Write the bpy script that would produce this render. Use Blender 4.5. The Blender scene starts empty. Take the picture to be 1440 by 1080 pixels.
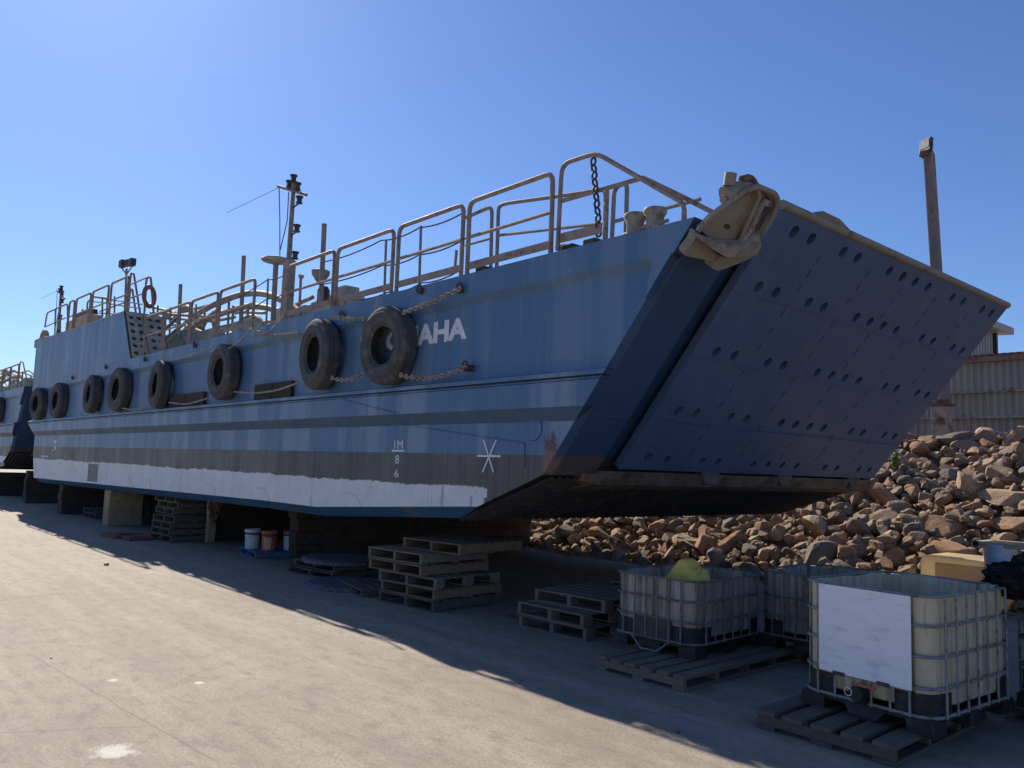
import bpy, bmesh, math, random
from mathutils import Vector, Matrix, noise
R = math.radians
rnd = random.Random(7)
scene = bpy.context.scene
col = scene.collection

# ------------------------------------------------------------------ camera (solved from the photograph)
AX = Matrix(((0.6603346, -0.0538780, -0.7490363), (0.7501650, 0.0935390, 0.6546014), (0.0347955, -0.9941567, 0.1021842)))
CAM = Vector((0, 0, 1.97)); FPX = 1140.0
def ray(p): return AX @ Vector((p[0]-720, p[1]-540, FPX))
def T(px, py, y):                      # point of the vertical plane y = const seen at a photo pixel
    r = ray((px, py)); return CAM + r*((y-CAM.y)/r.y)
def G(px, py, z=0.0):                  # point of the level plane z = const
    r = ray((px, py)); return CAM + r*((z-CAM.z)/r.z)
RAKE = 0.793
BN = Vector((1, 0, -RAKE)).normalized()
BP = Vector((-4.62, 6.3, 4.43))
def B(px, py, off=0.0):                # point of the raked bow plane
    r = ray((px, py)); return CAM + r*(((BP-CAM).dot(BN)+off)/r.dot(BN))
def proj(P):
    q = AX.transposed() @ (Vector(P)-CAM)
    return (720+FPX*q.x/q.z, 540+FPX*q.y/q.z, q.z)
cd = bpy.data.cameras.new('camera'); co = bpy.data.objects.new('camera', cd); col.objects.link(co)
cx, cy, cz = AX.col[0], -AX.col[1], -AX.col[2]
co.matrix_world = Matrix(((cx[0], cy[0], cz[0], CAM[0]), (cx[1], cy[1], cz[1], CAM[1]), (cx[2], cy[2], cz[2], CAM[2]), (0, 0, 0, 1)))
cd.sensor_width = 36; cd.lens = FPX/1440*36; cd.clip_end = 3000; cd.clip_start = 0.05
scene.camera = co

# ------------------------------------------------------------------ light
SUN = Vector((-1.27, 0.24, 1.0)).normalized()
EL = math.asin(SUN.z); AZ = math.atan2(SUN.x, SUN.y)
w = bpy.data.worlds.new('World'); scene.world = w; w.use_nodes = True
nt = w.node_tree; nt.nodes.clear()
sky = nt.nodes.new('ShaderNodeTexSky'); sky.sky_type = 'NISHITA'; sky.sun_disc = False
sky.sun_elevation = EL; sky.sun_rotation = AZ
sky.air_density = 1.0; sky.dust_density = 0.28; sky.ozone_density = 2.0; sky.altitude = 0
bg = nt.nodes.new('ShaderNodeBackground'); bg.inputs[1].default_value = 0.078
out = nt.nodes.new('ShaderNodeOutputWorld')
tint = nt.nodes.new('ShaderNodeMixRGB'); tint.blend_type = 'MULTIPLY'; tint.inputs[0].default_value = 1; tint.inputs[2].default_value = (0.58, 0.75, 1.08, 1)
nt.links.new(sky.outputs[0], tint.inputs[1]); nt.links.new(tint.outputs[0], bg.inputs[0]); nt.links.new(bg.outputs[0], out.inputs[0])
ld = bpy.data.lights.new('sun', 'SUN'); ld.energy = 4.5; ld.angle = R(0.53); ld.color = (1, 0.92, 0.79)
lo = bpy.data.objects.new('sun', ld); col.objects.link(lo)
lo.rotation_euler = SUN.to_track_quat('Z', 'Y').to_euler(); lo.location = (-30, 10, 30)
scene.view_settings.view_transform = 'Standard'; scene.view_settings.look = 'None'
scene.view_settings.exposure = 0.55; scene.view_settings.gamma = 1

# ------------------------------------------------------------------ materials
class N:
    def __init__(s, name):
        s.m = bpy.data.materials.new(name); s.m.use_nodes = True
        s.t = s.m.node_tree; s.t.nodes.clear()
        s.o = s.n('OutputMaterial'); s.p = s.n('BsdfPrincipled'); s.l(s.p.outputs[0], s.o.inputs[0])
    def n(s, k, **kw):
        x = s.t.nodes.new('ShaderNode'+k)
        for a, b in kw.items(): setattr(x, a, b)
        return x
    def l(s, a, b): s.t.links.new(a, b)
    def setin(s, node, i, v):
        if hasattr(v, 'is_linked') or isinstance(v, bpy.types.NodeSocket): s.l(v, node.inputs[i])
        else: node.inputs[i].default_value = v
    def math(s, op, a, b=0.0, c=None):
        x = s.n('Math', operation=op); s.setin(x, 0, a); s.setin(x, 1, b)
        if c is not None: s.setin(x, 2, c)
        return x.outputs[0]
    def mix(s, f, a, b, mode='MIX'):
        x = s.n('MixRGB', blend_type=mode); s.setin(x, 0, f)
        for i, v in ((1, a), (2, b)):
            if isinstance(v, tuple): v = (*v[:3], 1)
            s.setin(x, i, v)
        return x.outputs[0]
    def coords(s, scale=(1, 1, 1), kind='Object'):
        if kind == 'Position': src = s.n('NewGeometry').outputs['Position']
        else: src = s.n('TexCoord').outputs[kind]
        mp = s.n('Mapping'); s.l(src, mp.inputs[0]); mp.inputs[3].default_value = scale
        return mp.outputs[0]
    def noise(s, vec, scale, detail=4, rough=0.55, w=None):
        x = s.n('TexNoise'); x.inputs['Scale'].default_value = scale; x.inputs['Detail'].default_value = detail; x.inputs['Roughness'].default_value = rough
        if w is not None: x.noise_dimensions = '4D'; s.l(w, x.inputs['W'])
        s.l(vec, x.inputs['Vector']); return x.outputs[0]
    def step(s, v, lo, hi, a=0.0, b=1.0):
        x = s.n('MapRange'); x.clamp = True; s.setin(x, 0, v)
        for i, q in enumerate((lo, hi, a, b)): s.setin(x, i+1, q)
        return x.outputs[0]
    def rand(s):
        return s.math('MULTIPLY', s.n('ObjectInfo').outputs['Random'], 40.0)
    def bump(s, h, strength=0.3, dist=0.02):
        x = s.n('Bump'); x.inputs['Strength'].default_value = strength; x.inputs['Distance'].default_value = dist
        s.l(h, x.inputs['Height']); s.l(x.outputs[0], s.p.inputs['Normal'])
    def fin(s, colr, rough=0.7, metal=0.0, spec=0.4):
        s.setin(s.p, 'Base Color', (*colr[:3], 1) if isinstance(colr, tuple) else colr)
        s.setin(s.p, 'Roughness', rough); s.p.inputs['Metallic'].default_value = metal
        s.p.inputs['Specular IOR Level'].default_value = spec
        return s.m

def mk(name, c, c2=None, amount=0.5, scale=3.0, rough=0.75, var=0.25, bump=0.25, bscale=40, metal=0.0, stretch=(1, 1, 1), kind='Object', spec=0.4, dist=0.01):
    """weathered surface: brightness noise, patches of a second colour, fine bump"""
    s = N(name); v = s.coords(stretch, kind); w_ = s.rand()
    a = s.noise(v, scale, 6, 0.6, w_)
    k = tuple(x*(1-var) for x in c); h = tuple(min(1, x*(1+var)) for x in c)
    base = s.mix(s.step(a, 0.3, 0.7), k, h)
    if c2:
        b = s.noise(v, scale*1.7, 8, 0.68, s.math('ADD', w_, 7.3))
        base = s.mix(s.step(b, 0.62-0.3*amount, 0.70-0.2*amount), base, c2)
    f = s.noise(v, bscale, 5, 0.6)
    s.bump(f, bump, dist)
    return s.fin(base, s.step(a, 0.2, 0.8, rough-0.1, min(1, rough+0.1)), metal, spec)

def hull_material():
    s = N('weathered_blue_hull_paint')
    pos = s.n('NewGeometry').outputs['Position']; sep = s.n('SeparateXYZ'); s.l(pos, sep.inputs[0])
    X, Z = sep.outputs[0], sep.outputs[2]
    nrm = s.n('SeparateXYZ'); s.l(s.n('NewGeometry').outputs['Normal'], nrm.inputs[0])
    big = s.noise(s.coords((0.5, 0.5, 0.5), 'Position'), 1.2, 5, 0.6)
    fade = s.noise(s.coords((1.9, 1.9, 0.10), 'Position'), 1.1, 3, 0.5)
    streak = s.noise(s.coords((9, 9, 0.35), 'Position'), 1.6, 5, 0.6)
    fine = s.noise(s.coords((1, 1, 1), 'Position'), 26, 6, 0.7)
    blue = s.mix(s.step(big, 0.3, 0.7), (0.055, 0.134, 0.245), (0.073, 0.162, 0.287))
    low = s.step(Z, 3.0, 3.1, 1.0, 0.45)
    blue = s.mix(s.math('MULTIPLY', s.step(fade, 0.50, 0.60), s.math('MULTIPLY', low, 0.62)), blue, (0.22, 0.295, 0.38))
    blue = s.mix(s.math('MULTIPLY', s.step(streak, 0.55, 0.8), 0.35), blue, (0.22, 0.26, 0.31))
    blue = s.mix(s.math('MULTIPLY', s.step(fine, 0.62, 0.72), 0.25), blue, (0.3, 0.3, 0.3))
    flk = s.noise(s.coords((1, 1, 0.45), 'Position'), 19, 3, 0.5)
    blue = s.mix(s.math('MULTIPLY', s.step(flk, 0.755, 0.775), 0.7), blue, (0.5, 0.52, 0.54))
    rstk = s.noise(s.coords((5, 5, 0.22), 'Position'), 1.3, 6, 0.7)
    blue = s.mix(s.math('MULTIPLY', s.step(rstk, 0.66, 0.76), 0.5), blue, (0.16, 0.10, 0.075))
    chalk_and_glare = s.math('MULTIPLY', s.step(X, -26, -10, 0.42, 0.0), s.step(big, 0.25, 0.65, 0.6, 1.0))  # chalky paint aft, plus lens glare painted in as extra lightening
    blue = s.mix(s.math('MULTIPLY', chalk_and_glare, s.step(Z, 3.0, 3.1, 1.0, 0.6)), blue, (0.22, 0.30, 0.39))
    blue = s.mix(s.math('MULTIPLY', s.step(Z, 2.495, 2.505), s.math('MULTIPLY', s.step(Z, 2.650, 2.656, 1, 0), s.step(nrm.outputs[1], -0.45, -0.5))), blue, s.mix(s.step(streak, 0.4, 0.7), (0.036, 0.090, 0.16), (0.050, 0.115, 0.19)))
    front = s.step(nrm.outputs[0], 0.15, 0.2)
    blue = s.mix(front, blue, s.mix(s.step(big, 0.3, 0.7), (0.030, 0.066, 0.145), (0.040, 0.082, 0.172)))  # same paint, darkened on forward faces to paint in the bow's shade
    # black boot top
    wv = s.noise(s.coords((1.5, 1.5, 1.5), 'Position'), 2.2, 6, 0.7)
    boot = s.mix(s.step(streak, 0.35, 0.65), (0.058, 0.058, 0.060), (0.100, 0.096, 0.090))
    boot = s.mix(s.math('MULTIPLY', s.step(rstk, 0.60, 0.72), 0.5), boot, (0.14, 0.10, 0.07))
    z1 = s.math('ADD', Z, s.math('MULTIPLY', s.math('SUBTRACT', fine, 0.5), 0.02))
    c = s.mix(s.step(z1, 2.118, 2.124, 1, 0), blue, boot)
    # white lower band with a ragged upper edge, ending short of the bow
    jag = s.noise(s.coords((0.9, 0.9, 0.5), 'Position'), 1.6, 9, 0.72)
    zw = s.math('ADD', Z, s.math('MULTIPLY', s.math('SUBTRACT', jag, 0.5), 0.20))
    white = s.mix(s.step(wv, 0.3, 0.7), (0.52, 0.57, 0.59), (0.66, 0.70, 0.72))
    white = s.mix(s.math('MULTIPLY', s.step(rstk, 0.60, 0.72), 0.8), white, (0.21, 0.22, 0.25))
    white = s.mix(s.step(s.noise(s.coords((1, 1, 1), 'Position'), 5.5, 8, 0.75), 0.66, 0.72), white, (0.16, 0.20, 0.24))
    m = s.math('MULTIPLY', s.step(zw, 1.695, 1.71, 1, 0), s.step(X, -7.75, -7.70, 1, 0))
    c = s.mix(m, c, white)
    # fresh white patch at the fore end of the band
    pm = s.math('MULTIPLY', s.math('MULTIPLY', s.step(X, -8.22, -8.20), s.step(X, -7.68, -7.66, 1, 0)), s.math('MULTIPLY', s.step(Z, 1.585, 1.595), s.step(Z, 1.695, 1.705, 1, 0)))
    c = s.mix(pm, c, s.mix(s.step(fine, 0.58, 0.66), (0.60, 0.60, 0.62), (0.4, 0.2, 0.13)))
    # blue bilge
    bil = s.mix(s.step(big, 0.3, 0.7), (0.020, 0.085, 0.19), (0.03, 0.12, 0.25))
    bil = s.mix(s.step(jag, 0.55, 0.65), bil, (0.10, 0.13, 0.16))
    zc_ = s.math('ADD', s.math('MINIMUM', s.math('MULTIPLY_ADD', X, 0.0111, 1.03+32*0.0111), 1.23), s.math('MAXIMUM', s.math('MULTIPLY', s.math('ADD', X, 12.0), 0.0597), 0.0))
    c = s.mix(s.step(s.math('SUBTRACT', Z, zc_), -0.008, -0.002, 1, 0), c, bil)
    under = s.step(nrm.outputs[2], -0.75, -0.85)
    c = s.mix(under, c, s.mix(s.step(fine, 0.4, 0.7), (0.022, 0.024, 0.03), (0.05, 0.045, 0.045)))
    # rust on the forefoot
    def spot(p, r):
        d = s.n('VectorMath', operation='DISTANCE'); s.l(pos, d.inputs[0]); d.inputs[1].default_value = p
        return s.step(s.math('ADD', d.outputs['Value'], s.math('MULTIPLY', s.math('SUBTRACT', s.noise(s.coords((1, 1, 1), 'Position'), 6.0, 9, 0.75), 0.5), r*3.2)), r*0.6, r*1.1, 1, 0)
    c = s.mix(spot((-6.55, 6.3, 2.23), 0.17), c, (0.095, 0.062, 0.055))
    c = s.mix(spot((-6.62, 6.36, 2.02), 0.16), c, (0.16, 0.115, 0.09))
    c = s.mix(s.math('MULTIPLY', spot((-6.6, 6.9, 1.98), 0.42), s.step(Z, 2.12, 2.14, 1, 0)), c, (0.10, 0.075, 0.065))
    dents = s.noise(s.coords((1.1, 1.1, 0.7), 'Position'), 1.0, 2, 0.4)
    fr = s.math('SINE', s.math('MULTIPLY', X, 2*math.pi/0.62))
    frz = s.math('SINE', s.math('MULTIPLY', Z, 2*math.pi/0.9))
    seam = s.math('ABSOLUTE', s.math('SUBTRACT', s.math('FRACT', s.math('MULTIPLY', X, 1/2.44)), 0.5))
    h = s.math('ADD', s.math('MULTIPLY', dents, 7.0), s.math('MULTIPLY', fine, 0.35))
    h = s.math('ADD', h, s.math('MULTIPLY', s.math('MULTIPLY', fr, dents), 0.55))
    h = s.math('ADD', h, s.math('MULTIPLY', frz, 0.10))
    h = s.math('ADD', h, s.step(seam, 0.0, 0.006, 0.5, 0.0))
    s.bump(h, 0.45, 0.02)
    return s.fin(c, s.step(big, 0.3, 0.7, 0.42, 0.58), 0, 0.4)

def ramp_material():
    s = N('grey_blue_ramp_paint')
    fine = s.noise(s.coords((1, 1, 1), 'Position'), 22, 7, 0.7)
    big = s.noise(s.coords((0.6, 0.6, 0.6), 'Position'), 1.3, 5, 0.6)
    strk = s.noise(s.coords((1.2, 6, 1.2), 'Position'), 1.1, 5, 0.65)
    c = s.mix(s.step(big, 0.3, 0.7), (0.052, 0.100, 0.205), (0.070, 0.122, 0.235))
    c = s.mix(s.math('MULTIPLY', s.step(strk, 0.5, 0.75), 0.35), c, (0.17, 0.19, 0.25))
    c = s.mix(s.math('MULTIPLY', s.step(fine, 0.64, 0.72), 0.5), c, (0.2, 0.19, 0.2))
    scr = s.noise(s.coords((3, 0.7, 12), 'Position'), 3.0, 6, 0.7)
    c = s.mix(s.math('MULTIPLY', s.step(scr, 0.60, 0.70), 0.35), c, (0.20, 0.22, 0.27))
    rs = s.noise(s.coords((0.5, 7, 0.5), 'Position'), 1.4, 7, 0.72)
    c = s.mix(s.math('MULTIPLY', s.step(rs, 0.60, 0.74), 0.4), c, (0.12, 0.085, 0.075))
    s.bump(s.math('ADD', s.math('MULTIPLY', s.noise(s.coords((1, 1, 1), 'Position'), 1.2, 2), 5.0), s.math('MULTIPLY', fine, 0.5)), 0.4, 0.015)
    return s.fin(c, s.step(big, 0.3, 0.7, 0.38, 0.52), 0.0, 0.5)

def ground_material():
    s = N('worn_pale_concrete'); P = 'Position'
    v = s.coords((1, 1, 1), P)
    big = s.noise(v, 0.22, 6, 0.6); mid = s.noise(v, 1.3, 8, 0.7); fine = s.noise(v, 38, 6, 0.75); agg = s.noise(v, 130, 3, 0.7)
    trk = s.noise(s.coords((0.10, 1.5, 1), P), 1.6, 6, 0.65)
    c = s.mix(s.step(big, 0.35, 0.65), (0.300, 0.243, 0.182), (0.375, 0.310, 0.238))
    c = s.mix(s.math('MULTIPLY', s.step(trk, 0.45, 0.62), 0.5), c, (0.48, 0.405, 0.315))
    c = s.mix(s.math('MULTIPLY', s.step(mid, 0.52, 0.68), 0.45), c, (0.235, 0.20, 0.165))
    c = s.mix(s.math('MULTIPLY', s.step(mid, 0.30, 0.42, 1, 0), 0.5), c, (0.46, 0.41, 0.345))
    c = s.mix(s.math('MULTIPLY', s.step(fine, 0.48, 0.62), 0.7), c, (0.19, 0.165, 0.145))
    c = s.mix(s.math('MULTIPLY', s.step(agg, 0.56, 0.68), 0.5), c, (0.17, 0.15, 0.13))
    c = s.mix(s.math('MULTIPLY', s.step(agg, 0.28, 0.40, 1, 0), 0.55), c, (0.60, 0.54, 0.46))
    spk = s.noise(v, 62, 4, 0.8)
    c = s.mix(s.math('MULTIPLY', s.step(spk, 0.60, 0.68), 0.75), c, (0.62, 0.56, 0.48))
    c = s.mix(s.math('MULTIPLY', s.step(spk, 0.32, 0.40, 1, 0), 0.7), c, (0.13, 0.112, 0.097))
    # hairline joints and cracks
    def crack(sc, wd, dis):
        nv = s.n('TexNoise'); nv.inputs['Scale'].default_value = 0.8; nv.inputs['Detail'].default_value = 6; s.l(v, nv.inputs['Vector'])
        av = s.n('VectorMath', operation='MULTIPLY_ADD'); s.l(nv.outputs['Color'], av.inputs[0]); av.inputs[1].default_value = (dis, dis, 0); s.l(v, av.inputs[2])
        vo = s.n('TexVoronoi', feature='DISTANCE_TO_EDGE'); vo.inputs['Scale'].default_value = sc; s.l(av.outputs[0], vo.inputs['Vector'])
        return s.step(vo.outputs['Distance'], 0.0, wd, 1, 0)
    ck = s.math('MULTIPLY', crack(0.26, 0.004, 0.9), s.step(big, 0.45, 0.55))
    c = s.mix(s.math('MULTIPLY', ck, 0.3), c, (0.13, 0.115, 0.10))
    mot = s.noise(s.coords((0.55, 1, 1), P), 6.5, 7, 0.72)
    c = s.mix(s.math('MULTIPLY', s.step(mot, 0.50, 0.64), 0.55), c, (0.185, 0.157, 0.13))
    c = s.mix(s.math('MULTIPLY', s.step(mot, 0.30, 0.42, 1, 0), 0.45), c, (0.47, 0.42, 0.355))
    trk2 = s.noise(s.coords((0.06, 0.9, 1), P), 2.3, 7, 0.7)
    c = s.mix(s.math('MULTIPLY', s.step(trk2, 0.54, 0.66), 0.35), c, (0.21, 0.18, 0.15))
    sp = s.n('SeparateXYZ'); wv = s.n('TexNoise'); wv.inputs['Scale'].default_value = 2.5; wv.inputs['Detail'].default_value = 6; s.l(v, wv.inputs['Vector'])
    va_ = s.n('VectorMath', operation='MULTIPLY_ADD'); s.l(wv.outputs['Color'], va_.inputs[0]); va_.inputs[1].default_value = (0.10, 0.10, 0); s.l(v, va_.inputs[2]); s.l(va_.outputs[0], sp.inputs[0])
    for (a, b) in (((40, 920), (310, 1075)), ((0, 1031), (230, 1020)), ((0, 783), (150, 779)), ((0, 925), (40, 920)), ((330, 855), (430, 850))):
        p, q = G(*a), G(*b); d = q-p; L = d.length; d /= L; nx, ny = -d.y, d.x
        ds = s.math('ABSOLUTE', s.math('ADD', s.math('MULTIPLY_ADD', sp.outputs[0], nx, -(nx*p.x+ny*p.y)-0.05*(nx+ny)), s.math('MULTIPLY', sp.outputs[1], ny)))
        al = s.math('ADD', s.math('MULTIPLY_ADD', sp.outputs[0], d.x, -(d.x*p.x+d.y*p.y)), s.math('MULTIPLY', sp.outputs[1], d.y))
        mk_ = s.math('MULTIPLY', s.step(ds, 0.004, 0.016, 1, 0), s.math('MULTIPLY', s.step(al, -0.1, 0.1), s.step(al, L-0.1, L+0.1, 1, 0)))
        c = s.mix(s.math('MULTIPLY', mk_, 0.4), c, (0.13, 0.11, 0.09))
    # oil / damp stains
    st = s.noise(v, 0.55, 7, 0.7)
    c = s.mix(s.math('MULTIPLY', s.step(st, 0.62, 0.70), 0.35), c, (0.14, 0.125, 0.11))
    # white spills
    pos = s.n('NewGeometry').outputs['Position']
    def spot(p, r, e=1.0):
        d = s.n('VectorMath', operation='DISTANCE'); s.l(pos, d.inputs[0]); d.inputs[1].default_value = p
        return s.step(s.math('ADD', d.outputs['Value'], s.math('MULTIPLY', s.math('SUBTRACT', s.noise(v, 7, 8, 0.8), 0.5), r*3.0)), r*0.5, r, 1, 0)
    for (px, py, r) in ((160, 1057, 0.16), (159, 956, 0.06), (280, 960, 0.045)):
        g = G(px, py); c = s.mix(s.math('MULTIPLY', spot((g.x, g.y, 0), r), 0.8), c, (0.72, 0.66, 0.58))
    s.bump(s.math('ADD', s.math('MULTIPLY', agg, 0.7), s.math('ADD', fine, s.math('MULTIPLY', mid, 1.5))), 0.5, 0.012)
    return s.fin(c, 0.80, 0, 0.28)

def wood_material(name, a, b, edge=(0.05, 0.04, 0.035)):
    s = N(name); w_ = s.rand()
    g = s.noise(s.coords((14, 14, 14), 'Object'), 1.0, 6, 0.65, w_)
    l1 = s.noise(s.coords((2.0, 26, 26), 'Object'), 1.0, 5, 0.6, w_)
    c = s.mix(s.step(l1, 0.3, 0.7), a, b)
    c = s.mix(s.math('MULTIPLY', s.step(g, 0.55, 0.75), 0.6), c, edge)
    rv = s.n('ObjectInfo').outputs['Random']
    c = s.mix(s.math('MULTIPLY', rv, 0.35), c, tuple(x*0.5 for x in a))
    s.bump(l1, 0.5, 0.006)
    return s.fin(c, 0.85, 0, 0.25)

def rock_material(name, a, b, c3):
    s = N(name); w_ = s.rand()
    v = s.coords((1, 1, 1), 'Object')
    n1 = s.noise(v, 1.6, 6, 0.65, w_); n2 = s.noise(v, 9, 8, 0.75, w_); n3 = s.noise(v, 3.2, 5, 0.6, s.math('ADD', w_, 3.1))
    c = s.mix(s.step(n1, 0.35, 0.65), a, b)
    c = s.mix(s.math('MULTIPLY', s.step(n3, 0.5, 0.68), 0.8), c, c3)
    c = s.mix(s.math('MULTIPLY', s.step(n2, 0.55, 0.75), 0.5), c, tuple(x*0.45 for x in a))
    s.bump(s.math('ADD', n2, s.math('MULTIPLY', n3, 1.5)), 0.7, 0.05)
    return s.fin(c, 0.9, 0, 0.2)

def plastic_material(name, a, b, dirt, trans=0.3, dirt_at=0.55):
    s = N(name); v = s.coords((1, 1, 1), 'Object')
    n1 = s.noise(s.coords((3, 3, 0.8), 'Object'), 1.5, 6, 0.65, s.rand()); n2 = s.noise(s.coords((9, 9, 1.0), 'Object'), 1.5, 7, 0.7, s.rand())
    c = s.mix(s.step(n1, 0.35, 0.65), a, b)
    c = s.mix(s.math('MULTIPLY', s.step(n2, dirt_at, dirt_at+0.17), 0.85), c, dirt)
    s.fin(c, 0.45, 0, 0.4)
    if trans:
        t = s.n('BsdfTranslucent'); s.l(c, t.inputs[0]); mx = s.n('MixShader'); mx.inputs[0].default_value = trans
        s.l(s.p.outputs[0], mx.inputs[1]); s.l(t.outputs[0], mx.inputs[2]); s.l(mx.outputs[0], s.o.inputs[0])
    return s.m

M = {}
M['hull'] = hull_material(); M['ramp'] = ramp_material(); M['ground'] = ground_material()
M['underside'] = mk('fouled_black_bottom_paint', (0.03, 0.032, 0.038), (0.07, 0.06, 0.055), 0.4, 3, 0.8, 0.4, 0.4, 30)
M['rail'] = mk('rusty_buff_rail_paint', (0.30, 0.232, 0.178), (0.18, 0.11, 0.075), 0.35, 5, 0.7, 0.2, 0.3, 60)
M['buff'] = mk('buff_deck_paint', (0.44, 0.36, 0.27), (0.24, 0.15, 0.10), 0.35, 2.5, 0.7, 0.2, 0.3, 40)
M['buff_dark'] = mk('weathered_buff_steel', (0.35, 0.29, 0.22), (0.20, 0.13, 0.09), 0.45, 4, 0.7, 0.25, 0.35, 40)
M['rust'] = mk('rusted_steel', (0.19, 0.095, 0.06), (0.09, 0.05, 0.04), 0.5, 6, 0.85, 0.3, 0.5, 50)
M['sill'] = mk('stained_sill_paint', (0.15, 0.12, 0.095), (0.075, 0.052, 0.04), 0.5, 2.2, 0.7, 0.3, 0.4, 40)
M['anchor'] = mk('grey_galvanised_anchor', (0.27, 0.25, 0.225), (0.19, 0.13, 0.095), 0.4, 7, 0.65, 0.3, 0.6, 45)
M['rubber'] = mk('dusty_tyre_rubber', (0.078, 0.077, 0.077), (0.13, 0.122, 0.114), 0.35, 3.5, 0.8, 0.3, 0.35, 60, spec=0.3)
M['rope'] = mk('dusty_chain_steel', (0.34, 0.29, 0.23), (0.19, 0.13, 0.09), 0.35, 8, 0.8, 0.3, 0.4, 60)
M['darkmetal'] = mk('dark_weathered_metal', (0.05, 0.045, 0.043), (0.11, 0.065, 0.05), 0.35, 6, 0.6, 0.3, 0.3, 50)
M['wire'] = mk('black_guard_wire', (0.03, 0.025, 0.025), None, 0, 5, 0.95, spec=0.05)
M['chute'] = mk('worn_anchor_chute_paint', (0.25, 0.215, 0.17), (0.17, 0.12, 0.09), 0.25, 2.5, 0.6, 0.12, 0.15, 30)
M['white'] = mk('faded_white_paint', (0.66, 0.67, 0.68), (0.35, 0.36, 0.38), 0.22, 9, 0.6, 0.08, 0.1, 50)
M['hole_shade'] = mk('painted_hole_shade', (0.012, 0.012, 0.013), None, 0, 3, 0.9)  # near-black colour painted for the shade inside the ramp holes
M['orange'] = mk('sun_bleached_lifebuoy_orange', (0.28, 0.095, 0.055), (0.20, 0.12, 0.10), 0.3, 4, 0.6)
M['wood'] = wood_material('grey_weathered_wood', (0.165, 0.13, 0.098), (0.26, 0.21, 0.16))
M['wood_brown'] = wood_material('brown_pallet_wood', (0.175, 0.115, 0.072), (0.265, 0.185, 0.12))
M['wood_dark'] = wood_material('dark_oily_wood', (0.11, 0.09, 0.072), (0.17, 0.14, 0.112))
M['timber'] = wood_material('brown_timber_baulk', (0.045, 0.036, 0.028), (0.075, 0.058, 0.044))
M['blockbuff'] = mk('buff_painted_block', (0.36, 0.265, 0.15), (0.20, 0.145, 0.09), 0.35, 3, 0.85, 0.2, 0.4, 30)
M['brownblock'] = mk('brown_concrete_block', (0.075, 0.058, 0.044), (0.045, 0.036, 0.03), 0.4, 3, 0.9, 0.25, 0.4, 30)
M['blue_pallet'] = mk('blue_painted_pallet', (0.05, 0.12, 0.22), (0.10, 0.12, 0.14), 0.4, 5, 0.7)
M['red_board'] = mk('red_brown_board', (0.20, 0.075, 0.055), (0.12, 0.06, 0.05), 0.4, 5, 0.8)
M['mat'] = mk('grey_rubber_matting', (0.13, 0.125, 0.15), (0.08, 0.075, 0.08), 0.4, 9, 0.8, 0.3, 0.5, 70)
M['rock_red'] = rock_material('red_brown_rock', (0.33, 0.19, 0.12), (0.46, 0.28, 0.18), (0.22, 0.14, 0.10))
M['rock_tan'] = rock_material('tan_rock', (0.42, 0.295, 0.19), (0.53, 0.39, 0.265), (0.28, 0.205, 0.145))
M['rock_grey'] = rock_material('grey_rock', (0.17, 0.145, 0.125), (0.26, 0.225, 0.19), (0.24, 0.18, 0.14))
M['rubble'] = rock_material('mixed_rubble', (0.22, 0.155, 0.11), (0.33, 0.24, 0.17), (0.16, 0.13, 0.11))
M['tank'] = plastic_material('yellowed_tank_plastic', (0.72, 0.59, 0.38), (0.84, 0.73, 0.52), (0.20, 0.14, 0.08), 0.25, 0.52)
M['tank_dirty'] = plastic_material('grimy_tank_plastic', (0.40, 0.32, 0.23), (0.55, 0.48, 0.39), (0.13, 0.10, 0.07), 0.15, 0.47)
M['galv'] = mk('galvanised_tube', (0.30, 0.29, 0.28), (0.18, 0.12, 0.08), 0.4, 9, 0.5, 0.15, 0.15, 60, metal=0.35)
M['galv_dirty'] = mk('grimy_galvanised_tube', (0.20, 0.19, 0.185), (0.12, 0.09, 0.07), 0.4, 9, 0.6, 0.2, 0.2, 60, metal=0.2)
M['board'] = mk('scuffed_label_plate', (0.80, 0.80, 0.81), (0.64, 0.63, 0.63), 0.25, 3.2, 0.45, 0.05, 0.15, 50, stretch=(1, 1, 3.5))
M['black'] = mk('black_plastic', (0.018, 0.018, 0.019), (0.05, 0.046, 0.042), 0.3, 5, 0.55)
M['sheet_black'] = mk('dusty_black_sheet', (0.014, 0.014, 0.014), (0.05, 0.045, 0.04), 0.4, 6, 0.9, 0.3, 0.6, 25, spec=0.1)
M['yellow'] = mk('sun_faded_yellow_plastic', (1.0, 0.60, 0.11), (0.66, 0.40, 0.09), 0.28, 7, 0.5, 0.12, 0.15, 30)
M['amber'] = plastic_material('ambered_plastic', (0.90, 0.74, 0.44), (0.93, 0.82, 0.58), (0.66, 0.40, 0.18), 0.6, 0.68)
M['pail_white'] = mk('white_pail_plastic', (0.62, 0.62, 0.64), (0.35, 0.33, 0.31), 0.2, 6, 0.45, 0.06)
M['pail_red'] = mk('red_pail_label', (0.50, 0.09, 0.06), (0.45, 0.25, 0.15), 0.3, 6, 0.5, 0.15)
M['paleblue'] = mk('pale_blue_plastic', (0.50, 0.58, 0.70), (0.3, 0.33, 0.38), 0.2, 6, 0.5)
M['sheet'] = mk('weathered_corrugated_sheet', (0.32, 0.285, 0.235), (0.25, 0.22, 0.18), 0.25, 1.4, 0.7, 0.2, 0.2, 40, metal=0.1, stretch=(2.5, 1, 0.25), kind='Position')
M['sheet_grey'] = mk('grey_corrugated_sheet', (0.36, 0.35, 0.33), (0.2, 0.17, 0.14), 0.3, 1.4, 0.7, 0.15, 0.2, 40, metal=0.1, stretch=(2.5, 1, 0.3), kind='Position')
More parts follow.
